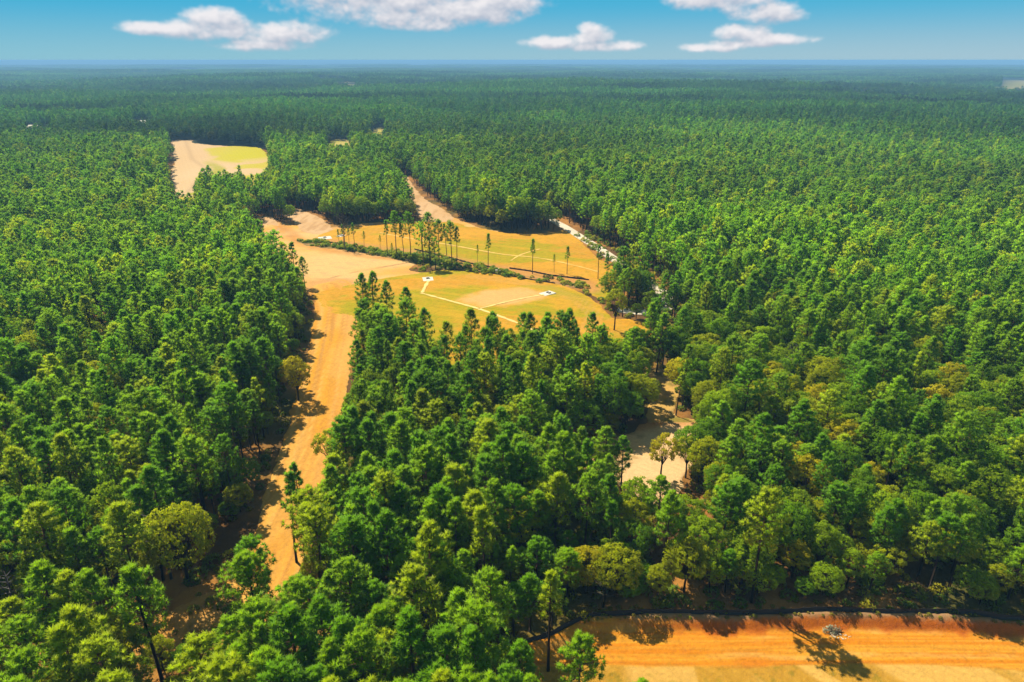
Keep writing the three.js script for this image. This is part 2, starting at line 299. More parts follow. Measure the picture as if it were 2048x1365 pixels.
const roadCol = (x, z) => mix3(mix3([0.80, 0.56, 0.35], [0.68, 0.40, 0.17], fbm(x * 0.08, z * 0.05, 4)), [0.5, 0.28, 0.12], smooth(0.55, 0.7, fbm(x * 0.5, z * 0.06, 3)) * 0.5);
sheet('spur_road', POLY.spur, 1.4, 0.1, roadCol, () => 0, 'sandy road running uphill from the clearing into the far pines');
sheet('lane', POLY.lane, 1.4, 0.14, roadCol, () => 0, 'curved pale sand lane leaving the clearing on its left');
sheet('lane', POLY.lanew, 1.4, 0.1, roadCol, () => 0, 'narrow sand lane at the far left corner of the clearing');
sheet('sand_pad', POLY.pad, 0.8, 0.08, (x, z) => {
  let c = mix3([0.88, 0.60, 0.32], [0.80, 0.47, 0.17], smooth(0.35, 0.7, fbm(x * 0.06, z * 0.06, 4)));
  c = mix3(c, [0.58, 0.24, 0.05], (1 - smooth(1, 5, Math.abs(nearest([[36, -176], [46, -181], [57, -177]], x, z, true).d))) * 0.7 * (0.4 + noise2(x * 0.4, z * 0.4)));
  if (z < -179) c = mix3(mix3(c, [0.62, 0.42, 0.10], 0.6), [0.24, 0.22, 0.03], smooth(0.42, 0.62, fbm(x * 0.25, z * 0.25, 4)) * 0.8);
  return mix3(c, [0.3, 0.19, 0.06], smooth(0.62, 0.74, fbm(x * 0.3 + 8, z * 0.3, 3)) * 0.5);
}, (x, z) => noise2(x * 0.3, z * 0.3) * 0.15, 'pale sand clearing with a grassy path in the right wood');

const fieldCol = (x, z, bare, green) => {
  const b = fbm(x * 0.035 + 4, z * 0.05 + 9, 4), e = fbm(x * 0.018 + 44, z * 0.05, 4), fine = fbm(x * 0.3, z * 0.5, 3);
  let c = mix3(GOLD, [0.70, 0.40, 0.06], fine);
  c = mix3(c, LIME, clamp(smooth(0.42, 0.56, e + green + (fine - 0.5) * 0.2) * (0.5 + 0.6 * fine)));
  c = mix3(c, [0.78, 0.41, 0.035], clamp(smooth(0.52, 0.66, b + bare + (fine - 0.5) * 0.22)) * 0.8);
  const speck = fbm(x * 0.9 + 3, z * 1.1, 2), rake = fbm((x * 0.35 - z) * 0.55, (x + z * 0.35) * 0.03, 3);
  c = mix3(c, [0.30, 0.27, 0.004], smooth(0.56, 0.78, speck) * 0.45);
  return mix3(c, [0.82, 0.47, 0.03], smooth(0.54, 0.72, rake) * 0.4);
};
sheet('seeded_field', POLY.front, 1.1, 0.16, (x, z) => {
  const blob = smooth(17, 9, Math.hypot((x + 4) * 0.75, (z + 292) * 1.1 + (x + 4) * 0.2)) + (1 - smooth(3, 8, Math.abs(z - x * 0.35 + 322))) * 0.25 + smooth(-50, -78, x) * 0.5;
  const edge = nearest(POLY.front, x, z).d;
  let c = fieldCol(x, z, blob * 0.35 - 0.10 + smooth(6, 0, edge) * 0.12, z < -268 ? 0.085 : 0.0);
  c = mix3(c, [0.86, 0.54, 0.24], clamp(smooth(17, 9, Math.hypot((x + 4) * 0.75, (z + 292) * 1.1 + (x + 4) * 0.2) + (fbm(x * 0.25, z * 0.25, 3) - 0.5) * 9)) * 0.75);
  const loop = nearest([[-20, -326], [0, -318], [18, -306], [30, -290], [35, -270], [30, -250]], x, z, true).d;
  for (const a of [1.2, 3.0]) c = mix3(c, [0.74, 0.42, 0.13], (1 - smooth(0.2, 0.8, Math.abs(loop - a))) * 0.45);
  return c;
}, (x, z) => 1.1 * smooth(0, 26, nearest(POLY.front, x, z).d) + (noise2(x * 0.2, z * 0.2) - 0.5) * 0.15, 'nearer yellow seeded field with Y-shaped pale strips', { rough: 1.2 });
sheet('seeded_field', POLY.back, 1.3, 0.16, (x, z) => {
  let c = fieldCol(x, z, 0.02 + smooth(-372, -400, z) * 0.06 + smooth(20, 40, x) * 0.06 * smooth(-380, -400, z), Math.abs(z - x * -0.1 + 358) < 9 ? 0.06 : -0.02);
  return mix3(c, [0.62, 0.30, 0.13], smooth(9, 2, nearest(POLY.swale, x, z).d) * 0.6);
}, (x, z) => 0.8 * smooth(0, 24, nearest(POLY.back, x, z).d) + (noise2(x * 0.2, z * 0.2) - 0.5) * 0.15, 'farther yellow seeded field behind the strip of slender pines', { rough: 1.2 });
sheet('brush_bed', POLY.swale, 1.2, 0.09, (x, z) => mix3(mix3([0.22, 0.20, 0.05], [0.42, 0.24, 0.10], fbm(x * 0.15, z * 0.15, 3)), [0.6, 0.32, 0.14], smooth(-4, 8, x) * 0.6), () => 0, 'scrubby green gully between the two seeded fields');
sheet('far_clearing', POLY.far, 3.0, 0.2, (x, z) => {
  let c = mix3([0.80, 0.60, 0.38], [0.74, 0.50, 0.27], fbm(x * 0.02, z * 0.012, 4));
  const t = nearest([[-425, -925], [-345, -760], [-300, -690], [-262, -560]], x, z, true), side = t.d * (x > t.x ? 1 : -1);
  c = mix3(c, [0.45, 0.44, 0.02], clamp((1 - smooth(3, 8, Math.abs(side - 9))) * smooth(-760, -700, z) * 1.2 * (0.3 + fbm(x * 0.1, z * 0.05, 3))));
  c = mix3(c, [0.62, 0.55, 0.006], smooth(0.46, 0.56, fbm(x * 0.03 + 9, z * 0.018, 3) + smooth(18, 34, side) * 0.08) * 0.85 * smooth(12, 20, side));
  c = mix3(c, [0.62, 0.57, 0.006], smooth(60, 20, Math.hypot((x + 290), (z + 830) * 0.5)));
  return mix3(c, [0.50, 0.34, 0.2], (1 - smooth(0.8, 2.6, Math.abs(side + 2))) * 0.55);
}, () => 0, 'distant pale sand clearing streaked with bright grass', { rough: 4 });
for (const [k, l] of [['meadowa', 'thin bright meadow strip in the far woods, nearer one'], ['meadowb', 'thin bright meadow strip in the far woods, farther one'], ['lota', 'mown strip in front of the small white house'], ['lotb', 'mown strip in front of the pale low house']]) sheet('meadow', POLY[k], 3, 0.2, (x, z) => mix3([0.46, 0.46, 0.03], [0.62, 0.50, 0.16], noise2(x * 0.06, z * 0.03)), () => 0, l, { rough: 4 });
sheet('path_gap', POLY.gapa, 1.0, 0.1, (x, z) => mix3([0.74, 0.44, 0.16], [0.52, 0.42, 0.06], smooth(-240, -256, z)), () => 0, 'short sandy gap among the pines far left', { rough: 1.5 });
sheet('path_gap', POLY.gapb, 1.4, 0.1, roadCol, () => 0, 'tiny sand gap among pines left of the clearing', { rough: 2 });

// ribbons of straw matting laid over the fields, concrete road
function ribbon(points, width, lift, thick, stepLen, wobble = 0) {
  const c = new THREE.CatmullRomCurve3(points.map(([x, z]) => new THREE.Vector3(x, 0, z)), false, 'catmullrom', 0.4), n = Math.max(2, Math.ceil(c.getLength() / stepLen)), pos = [], idx = [], uv = [], col = [];
  for (let i = 0; i <= n; i++) {
    const q = c.getPointAt(i / n), t = c.getTangentAt(i / n), w = width / 2 * (1 + (noise2(i * 0.6, width) - 0.5) * wobble), sx = -t.z * w, sz = t.x * w, y = surface(q.x, q.z) + lift;
    for (const [k, dy] of [[-1, -thick], [-1, 0], [1, 0], [1, -thick]]) { pos.push(q.x + sx * k, y + dy, q.z + sz * k); uv.push((q.x + sx * k) / 9, (q.z + sz * k) / 9); const f = 0.85 + 0.3 * noise2(i * 0.4, k * 3); col.push(f, f, f); }
    if (i) for (let s = 0; s < 3; s++) { const a = (i - 1) * 4 + s, b = a + 4; idx.push(a, b, a + 1, a + 1, b, b + 1); }
  }
  const e = n * 4; idx.push(0, 1, 2, 0, 2, 3, e, e + 2, e + 1, e, e + 3, e + 2);
  let g = new THREE.BufferGeometry();
  g.setAttribute('position', new THREE.Float32BufferAttribute(pos, 3)); g.setAttribute('uv', new THREE.Float32BufferAttribute(uv, 2)); g.setAttribute('color', new THREE.Float32BufferAttribute(col, 3)); g.setIndex(idx);
  g = g.toNonIndexed(); g.computeVertexNormals(); return g;
}
function surface(x, z) {
  let y = height(x, z);
  if (inside(POLY.front, x, z)) y += 0.16 + 1.1 * smooth(0, 26, nearest(POLY.front, x, z).d);
  else if (inside(POLY.back, x, z)) y += 0.16 + 0.8 * smooth(0, 24, nearest(POLY.back, x, z).d);
  return y;
}
const strawMat = new THREE.MeshStandardMaterial({ name: 'straw matting', color: rgb(0.66, 0.47, 0.15), vertexColors: true, roughness: 0.95, map: soilMap });
const oldStraw = new THREE.MeshStandardMaterial({ name: 'weathered straw matting', color: rgb(0.62, 0.38, 0.08), vertexColors: true, roughness: 0.95, map: soilMap });
for (const [pts, w, label] of [
  [[[-40.4, -317], [-40.9, -307], [-41.2, -298]], 1.6, 'short pale straw strip running down from the upper left drain inlet'],
  [[[-41.7, -297.2], [-27.5, -286.2], [-13.7, -275.2], [3.2, -257.5], [14, -243], [20, -232]], 1.25, 'long pale straw strip slanting across the nearer field'],
  [[[-14.4, -275.6], [-0.9, -285.9], [14.5, -295.4]], 1.0, 'pale straw strip leading to the right-hand drain inlet'],
  [[[-81.6, -414.9], [-57.8, -398.6], [-35.9, -385.6], [-6.6, -366.0], [9.8, -359.9], [20.3, -353.9], [32.8, -343.5], [43.7, -333.5]], 1.2, 'long pale straw strip crossing the farther field'],
  [[[-0.5, -352.9], [3, -361], [6.8, -367.0], [15.8, -376.6]], 1.0, 'short faint straw strip branching in the farther field'],
]) tag(top(new THREE.Mesh(ribbon(pts, w, 0.12, 0.25, 1.2, 1.1), pts[0][1] < -340 ? oldStraw : strawMat), 'straw_strip'), label, 'erosion strip', 'straw strips on the seeded fields');
const roadConcrete = new THREE.MeshStandardMaterial({ name: 'road concrete', color: rgb(0.56, 0.47, 0.36), vertexColors: true, roughness: 0.9, map: soilMap });
{
  const r = new THREE.Mesh(ribbon([[12, -512], [19.9, -483.9], [25.7, -457.6], [34.1, -433.9], [41.9, -407.2], [50.1, -378.9], [56.6, -353.0], [62.2, -331.8], [66.5, -316.7], [69.8, -298.5], [69, -284], [63.4, -276.6], [54.4, -274.1], [45.6, -278.1]], 6.2, 0.32, 0.5, 4), roadConcrete);
  tag(top(r, 'concrete_road'), 'pale concrete road curving along the right side of the fields', null, null, 'structure');
}

/* ------------------------------------------------------------------ mesh builder for plants */
class MB {
  constructor() { this.p = []; this.n = []; this.c = []; }
  tri(a, b, c, n, k) {                                       // wound so that its front looks along n
    const ux = b[0] - a[0], uy = b[1] - a[1], uz = b[2] - a[2], vx = c[0] - a[0], vy = c[1] - a[1], vz = c[2] - a[2];
    if ((uy * vz - uz * vy) * n[0] + (uz * vx - ux * vz) * n[1] + (ux * vy - uy * vx) * n[2] < 0) [b, c] = [c, b];
    this.p.push(...a, ...b, ...c); this.n.push(...n, ...n, ...n); this.c.push(...k, ...k, ...k);
  }
  tube(points, radii, sides, colour) {                        // a limb through points
    const rings = points.map((q, i) => {
      const a = points[Math.max(0, i - 1)], b = points[Math.min(points.length - 1, i + 1)], d = new THREE.Vector3(b[0] - a[0], b[1] - a[1], b[2] - a[2]).normalize();
      const u = new THREE.Vector3(Math.abs(d.y) > 0.9 ? 1 : 0, Math.abs(d.y) > 0.9 ? 0 : 1, 0).cross(d).normalize(), v = d.clone().cross(u), ring = [];
      for (let s = 0; s < sides; s++) { const t = s / sides * 2 * Math.PI, n = u.clone().multiplyScalar(Math.cos(t)).addScaledVector(v, Math.sin(t)); ring.push([[q[0] + n.x * radii[i], q[1] + n.y * radii[i], q[2] + n.z * radii[i]], [n.x, n.y, n.z]]); }
      return ring;
    });
    for (let i = 0; i + 1 < rings.length; i++) for (let s = 0; s < sides; s++) {
      const t = (s + 1) % sides, [a, na] = rings[i][s], [b, nb] = rings[i][t], [c, nc] = rings[i + 1][s], [d, nd] = rings[i + 1][t], k = colour(i / rings.length, s);
      this.p.push(...a, ...c, ...b, ...b, ...c, ...d); this.n.push(...na, ...nc, ...nb, ...nb, ...nc, ...nd); for (let q = 0; q < 6; q++) this.c.push(...k);
    }
  }
  build() { const g = new THREE.BufferGeometry(); g.setAttribute('position', new THREE.Float32BufferAttribute(this.p, 3)); g.setAttribute('normal', new THREE.Float32BufferAttribute(this.n, 3)); g.setAttribute('color', new THREE.Float32BufferAttribute(this.c, 3)); return g; }
}
const unit = (v) => { const l = Math.hypot(...v) || 1; return [v[0] / l, v[1] / l, v[2] / l]; };
const ball = (R) => { const z = R() * 2 - 1, t = R() * 2 * Math.PI, r = Math.sqrt(1 - z * z); return [r * Math.cos(t), z, r * Math.sin(t)]; };
// needles or leaves round a point: blades that stand out from it
function tuft(m, R, c, rad, blades, wide, outward, tone, upBias = 0.25) {
  for (let i = 0; i < blades; i++) {
    const d = unit((() => { const b = ball(R); return [b[0] + outward[0] * 0.45, b[1] + upBias + outward[1] * 0.45, b[2] + outward[2] * 0.45]; })());
    const s = unit([d[1] * (R() - 0.5) - d[2] + (R() - 0.5), d[2] * (R() - 0.5) - d[0] * (R() - 0.5), d[0] + (R() - 0.5)]), l = rad * (0.75 + 0.5 * R()), w = wide * (0.8 + 0.4 * R()) / 2;
    const b0 = 0.12 * rad, f = tone * (0.86 + 0.28 * R());
    const a = [c[0] + d[0] * b0 - s[0] * w, c[1] + d[1] * b0 - s[1] * w, c[2] + d[2] * b0 - s[2] * w], b = [c[0] + d[0] * b0 + s[0] * w, c[1] + d[1] * b0 + s[1] * w, c[2] + d[2] * b0 + s[2] * w], e = [c[0] + d[0] * l, c[1] + d[1] * l, c[2] + d[2] * l];
    m.tri(a, b, e, unit([d[0] * 0.8 + outward[0] * 0.4, d[1] * 0.8 + outward[1] * 0.4 + 0.2, d[2] * 0.8 + outward[2] * 0.4]), [f * (0.95 + 0.15 * R()), f, f * 0.9]);
  }
}
const BARK_LOW = [0.24, 0.17, 0.12], BARK_HIGH = [0.34, 0.19, 0.10];
const PINE = { // height 1 unit = 22 m trees; crown base share, crown radius, profile
  round: { base: 0.46, R: 4.0, prof: (t) => Math.pow(1 - t, 0.5) * (0.62 + 0.38 * smooth(0, 0.3, t)), up: 0.3 },
  tall: { base: 0.42, R: 3.7, prof: (t) => Math.pow(1 - t, 0.48) * (0.60 + 0.40 * smooth(0, 0.25, t)), up: 0.25 },
  broad: { base: 0.54, R: 4.6, prof: (t) => Math.pow(1 - t, 0.38) * (0.55 + 0.45 * smooth(0, 0.4, t)), up: 0.35 },
  thin: { base: 0.60, R: 2.5, prof: (t) => Math.pow(1 - t, 0.45) * (0.5 + 0.5 * noise2(t * 7, 3)), up: 0.3 },
};
function makePine(kind, seed, lod) {
  const R = rng(seed), P = PINE[kind], H = 22, crown = new MB(), trunk = new MB(), sway = [(R() - 0.5) * 0.9, (R() - 0.5) * 0.9];
  const axisAt = (y) => { const t = y / H; return [sway[0] * t * t + 0.25 * sway[1] * Math.sin(t * 5), y, sway[1] * t * t + 0.25 * sway[0] * Math.sin(t * 4)]; };
  const L = [{ br: kind === 'thin' ? 24 : kind === 'tall' ? 52 : 46, tufts: 7, blades: 18, rad: 0.68, wide: 0.17 }, { br: kind === 'thin' ? 17 : 30, tufts: 4, blades: 6, rad: 1.0, wide: 0.55 }, { br: 20, tufts: 2, blades: 4, rad: 1.55, wide: 1.1 }][lod];
  const top = H * 0.975;
  if (lod < 2) trunk.tube([0, 0.12, 0.3, 0.5, 0.7, 0.88, 0.97].map((t) => axisAt(t * H)), [0.32, 0.25, 0.22, 0.19, 0.14, 0.07, 0.02], lod ? 4 : 7, (t, s) => { const f = 0.8 + 0.4 * R(); return mix3(BARK_LOW, BARK_HIGH, smooth(0.1, 0.8, t)).map((v) => v * f); });
  const lopside = R() * 6.28;
  for (let b = 0; b < L.br; b++) {
    const t = Math.pow((b + R() * 0.8) / L.br, 0.86), y = mix(P.base * H, top, t), az = b * 2.39996 + R() * 0.7, len = Math.max(0.5, P.R * P.prof(clamp(t, 0, 0.995)) * (0.68 + 0.5 * R()) * (1 + 0.16 * Math.cos(az - lopside))), pitch = mix(-0.08, 0.95, Math.pow(t, 1.4)) + (R() - 0.5) * 0.3;
    const o = axisAt(y), dir = [Math.cos(az) * Math.cos(pitch), Math.sin(pitch), Math.sin(az) * Math.cos(pitch)], at = (s, lat = 0) => [o[0] + dir[0] * len * s - Math.sin(az) * lat, o[1] + dir[1] * len * s + s * s * len * P.up * 0.35 - 0.05 * len * Math.sin(s * 3), o[2] + dir[2] * len * s + Math.cos(az) * lat];
    if (lod === 0 && len > 0.9) trunk.tube([at(0), at(0.5), at(0.95)], [0.075, 0.045, 0.015], 3, () => BARK_HIGH.map((v) => v * 0.7));
    const tone0 = 0.85 + 0.3 * R();
    for (let k = 0; k < L.tufts; k++) {
      const s = k === 0 ? 1 : 0.38 + 0.62 * Math.sqrt(R()), lat = k === 0 ? 0 : (R() - 0.5) * 2 * len * 0.34 * (0.4 + s * 0.6), c = at(s, lat);
      c[1] += (R() - 0.35) * 0.5;
      const outward = unit([c[0] - o[0] * 0.9, (c[1] - mix(P.base * H, top, 0.42)) * 0.75, c[2] - o[2] * 0.9]);
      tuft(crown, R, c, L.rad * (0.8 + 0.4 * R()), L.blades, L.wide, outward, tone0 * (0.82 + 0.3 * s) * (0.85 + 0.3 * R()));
    }
  }
  for (let k = 0; k < (lod === 0 ? 8 : 3); k++) { const o = axisAt(top - R() * 1.2); tuft(crown, R, [o[0] + (R() - 0.5) * 0.9, o[1] + 0.3, o[2] + (R() - 0.5) * 0.9], L.rad, L.blades, L.wide, [0, 1, 0], 1.05); }
  if (lod === 0) for (let k = 0; k < 9; k++) { const y = H * mix(0.22, P.base, R()), az = R() * 6.28, l = 0.5 + R() * 1.2, o = axisAt(y); trunk.tube([o, [o[0] + Math.cos(az) * l, y - 0.1 + 0.2 * R(), o[2] + Math.sin(az) * l]], [0.04, 0.012], 3, () => [0.11, 0.085, 0.07]); }
  return { crown: crown.build(), trunk: lod < 2 ? trunk.build() : null };
}
const OAK = { // 15 m trees
  dome: { H: 15, R: 4.4, base: 0.30, lobes: 38 }, wide: { H: 14, R: 5.2, base: 0.34, lobes: 46 }, oval: { H: 17, R: 3.6, base: 0.26, lobes: 36 }, loose: { H: 15, R: 4.0, base: 0.40, lobes: 22 },
};
function makeOak(kind, seed, lod) {
  const R = rng(seed), P = OAK[kind], H = P.H, crown = new MB(), trunk = new MB(), cy = H * (P.base + 1) / 2, ry = H * (1 - P.base) / 2;
  const L = [{ clumps: 15, leaves: 9, size: 0.44, spread: 0.4 }, { clumps: 7, leaves: 4, size: 0.9, spread: 0.55 }, { clumps: 3, leaves: 3, size: 1.6, spread: 0.9 }][lod];
  if (lod < 2) trunk.tube([[0, 0, 0], [0.1, H * 0.18, 0.05], [0.25, H * 0.4, -0.1], [0.1, H * 0.62, 0.1]], [0.30, 0.24, 0.19, 0.11], lod ? 4 : 7, () => { const f = 0.8 + 0.4 * R(); return [0.16 * f, 0.125 * f, 0.095 * f]; });
  for (let i = 0; i < P.lobes; i++) {
    const h = 1 - (i + 0.5) / P.lobes * 1.55, az = i * 2.39996 + R() * 0.6, rr = Math.sqrt(Math.max(0.05, 1 - h * h)), q = 0.66 + 0.26 * R();
    const c = [Math.cos(az) * rr * P.R * q, cy + h * ry * q * 0.98, Math.sin(az) * rr * P.R * q], lr = P.R * (0.20 + 0.13 * R()) * (kind === 'loose' ? 0.85 : 1), tone0 = 0.84 + 0.32 * R();
    if (lod === 0) trunk.tube([[0.15, H * (P.base * 0.75 + 0.12 * R()), 0], [c[0] * 0.5, mix(H * P.base, c[1], 0.6), c[2] * 0.5], [c[0], c[1], c[2]]], [0.10, 0.065, 0.025], 3, () => [0.13, 0.10, 0.08]);
    for (let k = 0; k < L.clumps; k++) {
      const d = unit((() => { const b = ball(R), o = unit([c[0], (c[1] - cy) * 1.2 + 1.2, c[2]]); return [b[0] + o[0] * 0.75, b[1] + o[1] * 0.75, b[2] + o[2] * 0.75]; })());
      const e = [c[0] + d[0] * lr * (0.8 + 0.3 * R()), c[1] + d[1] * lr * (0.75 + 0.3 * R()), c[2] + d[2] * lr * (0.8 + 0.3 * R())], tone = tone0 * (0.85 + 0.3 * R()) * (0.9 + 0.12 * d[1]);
      const tall = unit([d[0] * 0.75 + c[0] / P.R * 0.4, d[1] * 0.75 + 0.35, d[2] * 0.75 + c[2] / P.R * 0.4]);
      for (let l = 0; l < L.leaves; l++) {
        const f = unit([tall[0] + (R() - 0.5) * 1.5, tall[1] + (R() - 0.5) * 1.5, tall[2] + (R() - 0.5) * 1.5]), u = unit([f[1] + 0.3 * (R() - 0.5), -f[0] + 0.3 * (R() - 0.5), (R() - 0.5)]), v = unit([f[1] * u[2] - f[2] * u[1], f[2] * u[0] - f[0] * u[2], f[0] * u[1] - f[1] * u[0]]);
        const o = [e[0] + (R() - 0.5) * 2 * L.spread, e[1] + (R() - 0.5) * 1.4 * L.spread, e[2] + (R() - 0.5) * 2 * L.spread], s = L.size * (0.6 + 0.5 * R()), g = tone * (0.86 + 0.28 * R()), kcol = [g * (0.92 + 0.2 * R()), g, g * 0.9];
        const pt = (a, b) => [o[0] + u[0] * a * s + v[0] * b * s, o[1] + u[1] * a * s + v[1] * b * s, o[2] + u[2] * a * s + v[2] * b * s], n = unit([f[0] * 0.5 + tall[0], f[1] * 0.5 + tall[1], f[2] * 0.5 + tall[2]]);
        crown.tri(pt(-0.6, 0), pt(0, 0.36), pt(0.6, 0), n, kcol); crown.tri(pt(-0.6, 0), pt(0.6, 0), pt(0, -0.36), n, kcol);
      }
    }
  }
  return { crown: crown.build(), trunk: lod < 2 ? trunk.build() : null };
}
function makeShrub(seed) {
  const R = rng(seed), m = new MB();
  for (let k = 0; k < 34; k++) { const b = ball(R), d = [b[0], Math.abs(b[1]), b[2]], c = [d[0] * 1.1, d[1] * 0.95 + 0.1, d[2] * 1.1]; tuft(m, R, c, 0.55, 6, 0.32, d, 0.75 + 0.5 * R()); }
  return m.build();
}
function makeBare(seed, H, thick) {                            // a leafless tree
  const R = rng(seed), trunk = new MB(), limb = new MB(), k = () => { const f = 0.8 + 0.4 * R(); return [f, f, f]; };
  trunk.tube([[0, 0, 0], [0.15, H * 0.4, 0.1], [0.4, H * 0.75, -0.1], [0.5, H, 0]], [thick, thick * 0.75, thick * 0.4, 0.02], 6, k);
  for (let i = 0; i < 26; i++) {
    const t = 0.35 + 0.62 * i / 26, az = i * 2.4 + R(), l = H * 0.24 * (1.15 - t) * (1 + R()), o = [0.4 * t, H * t, 0], e = [o[0] + Math.cos(az) * l, o[1] + l * (0.35 + 0.5 * R()), o[2] + Math.sin(az) * l];
    limb.tube([o, [mix(o[0], e[0], 0.5), mix(o[1], e[1], 0.42), mix(o[2], e[2], 0.5)], e], [thick * 0.35, thick * 0.22, 0.02], 4, k);
    for (let j = 0; j < 5; j++) { const s = 0.35 + 0.6 * R(), b = [mix(o[0], e[0], s), mix(o[1], e[1], s), mix(o[2], e[2], s)], a2 = az + (R() - 0.5) * 2.4, l2 = l * 0.42 * (0.5 + R()); limb.tube([b, [b[0] + Math.cos(a2) * l2, b[1] + l2 * (0.2 + 0.6 * R()), b[2] + Math.sin(a2) * l2]], [thick * 0.14, 0.012], 3, k); }
  }
  return { trunk: trunk.build(), limb: limb.build() };
}

/* ------------------------------------------------------------------ where trees stand */
const T0 = [  // trees the photograph lets one single out: kind, x, z, height, tint, label
  ['broad', 10.6, -78.3, 20, 1, 'big round pine at the left corner of the orange dirt yard'],
  ['round', 19.3, -73.1, 18, 1, 'pine top poking up from the bottom edge over the dirt yard'],
  ['broad', -3.2, -87.6, 23, 1, 'big full-crowned pine standing at the left end of the black silt fence'],
  ['thin', 6.5, -90.7, 22.4, 2, 'slender tall pine with long bare trunk at the yard corner'],
  ['broad', 47.7, -105.9, 25.6, 2, 'lone tall pine with bare leaning trunk right behind the silt fence'],
  ['thin', -46.4, -117.7, 22.1, 0, 'front slender pine on the right shoulder of the sandy road'],
  ['thin', -46.9, -126.0, 19.2, 0, 'shorter slender pine just behind the front one on the road shoulder'],
  ['tall', -57.2, -249.1, 24.9, 0, 'tall pine at the left corner of the wood below the nearer field'],
  ['tall', -98.4, -309.7, 15, 0, 'lone dark pine on the sand clearing edge left of the nearer field'],
  ['broad', -27.9, -91.2, 22, 1, 'broad round pine over the bottom track below the central wood'],
  ['broad', -46.2, -96.9, 22, 0, 'broad pine at the lower end of the sandy road'],
  ['tall', -56.0, -258.8, 23, 0, 'tall layered pine rising into the nearer field at its left end'],
  ['tall', -49.3, -254.1, 21, 0, 'second tall pine of the trio at the nearer field left end'],
  ['round', -38.9, -242.7, 22, 0, 'round pine right of the trio below the nearer field'],
  ['round', -30.4, -225.1, 20, 0, 'round pine below the long straw strip bend'],
  ['round', 4.9, -216.2, 21, 0, 'round-headed dark pine below the end of the long straw strip'],
  ['round', 11.8, -216.7, 21, 0, 'dense round-headed pine right of the straw strip end'],
  ['tall', -6.7, -219.4, 20, 0, 'pine with a tuft top left of the long straw strip end'],
  ['thin', 19.3, -226.5, 15, 2, 'left of two thin pale pines at the nearer field edge'],
  ['thin', 22.6, -225.4, 15, 2, 'right of two thin pale pines at the nearer field edge'],
  ['broad', 49.6, -224.4, 23, 0, 'flat-topped pine below the bright end of the concrete road'],
  ['round', 58.1, -219.4, 22, 0, 'dark pine right of the bright concrete road end'],
  ['round', 27.3, -143.5, 16, 0, 'dark pine in front of the pale sand clearing in the right wood'],
  ['thin', 49.8, -183, 15, 2, 'thin pine with a bare trunk beside the grassy path'],
  ['tall', 49.8, -213.5, 22, 1, 'tall straight pine at the top end of the grassy path'],
  ['round', -240, -548, 23, 0, 'dark pine at the corner where woods bite into the distant clearing'],
];
const SLENDER = [[-98.4, -380.0, 11.6], [-96.1, -381.1, 14.2], [-94.0, -385.6, 11.4], [-89.6, -378.9, 15.2], [-83.5, -376.7, 11.5], [-74.1, -374.5, 9.7], [-68.7, -366.0, 19.8], [-65.9, -364.0, 7.8], [-63.4, -364.0, 24.5], [-59.0, -361.9, 19.0], [-55.2, -361.9, 24.7], [-50.2, -370.2, 15.5], [-43.8, -353.0, 26.0], [-38.6, -349.1, 22.9], [-35.3, -359.9, 19.5], [-31.7, -349.1, 22.4], [-28.9, -347.2, 20.8], [-18.2, -349.1, 10.5], [-12.3, -338.0, 19.3], [10.3, -330.9, 18.0], [21.3, -332.7, 10.1], [27.6, -329.2, 14.6], [42.2, -320.8, 17.8], [43.6, -302.9, 18.7]];
const OAKS0 = [
  ['loose', -46.4, -150.1, 14, 2, 'loose spreading tree leaning over the sandy road from its right side'],
  ['dome', -67.8, -193.0, 15, 3, 'small golden-yellow tree on the left edge of the sandy road'],
  ['wide', -66.9, -111.4, 19, 2, 'pale olive tree with greyish twigs left of the road end'],
  ['loose', 44.9, -149.8, 12, 2, 'small open tree standing on the sand clearing in the right wood'],
  ['loose', 38.4, -149.4, 13, 3, 'yellowish open tree at the near side of the sand clearing'],
  ['loose', 51.3, -302.9, 17.2, 1, 'wide open-branched tree at the right end of the gully'],
  ['loose', 40.5, -252.1, 18, 2, 'big open leafy tree at the right end of the nearer field'],
  ['loose', 51.1, -282.6, 18, 2, 'thin leafy tree left of the concrete road bend'],
  ['dome', -19.9, -169.0, 15, 4, 'rust-red tree among the green pines of the middle wood'],
  ['wide', 20.7, -107.6, 12, 2, 'olive broadleaf tree behind the left part of the silt fence'],
  ['dome', 14.9, -108.5, 11, 3, 'yellow-green broadleaf tree beside the silt fence bend'],
];
const CLEAR_MARGIN = { yard: 1.2, road: 4.0, track: 0.3, plaza: 2.2, spur: 3, lane: 2, lanew: 2, front: 2.2, back: 3, swale: 1.5, pad: 0.6, far: 4, gapa: 0.5, gapb: 1, meadowa: 2, meadowb: 2, lota: 1, lotb: 1 };
const CONC = [[12, -512], [19.9, -483.9], [25.7, -457.6], [34.1, -433.9], [41.9, -407.2], [50.1, -378.9], [56.6, -353.0], [62.2, -331.8], [66.5, -316.7], [69.8, -298.5], [69, -284], [63.4, -276.6], [54.4, -274.1], [45.6, -278.1]];
const PAD_FRONT = [[24, -142], [49, -146], [47, -129], [36, -124], [26, -129]];
const OPEN_SIGHT = [[38, -264], [72, -263], [60, -222], [34, -222]], NEAR_GAPS = [[-78, -112], [-52, -108], [-46, -101], [-52, -95], [-62, -96], [-80, -104]];
function cleared(x, z) {
  if (inside(OPEN_SIGHT, x, z) || inside(PAD_FRONT, x, z)) return true;
  for (const k in CLEAR_MARGIN) if (signed(k, x, z) > -CLEAR_MARGIN[k]) return true;
  if (x < 0 || x > 90 || z > -255 || z < -520) return false;
  const q = nearest(CONC, x, z, true); return q.d < 7 || (z < -322 && z > -425 && x < q.x);
}
const V = new THREE.Vector3(), view = camera.matrixWorldInverse, TY = Math.tan(53.13 / 2 * Math.PI / 180);
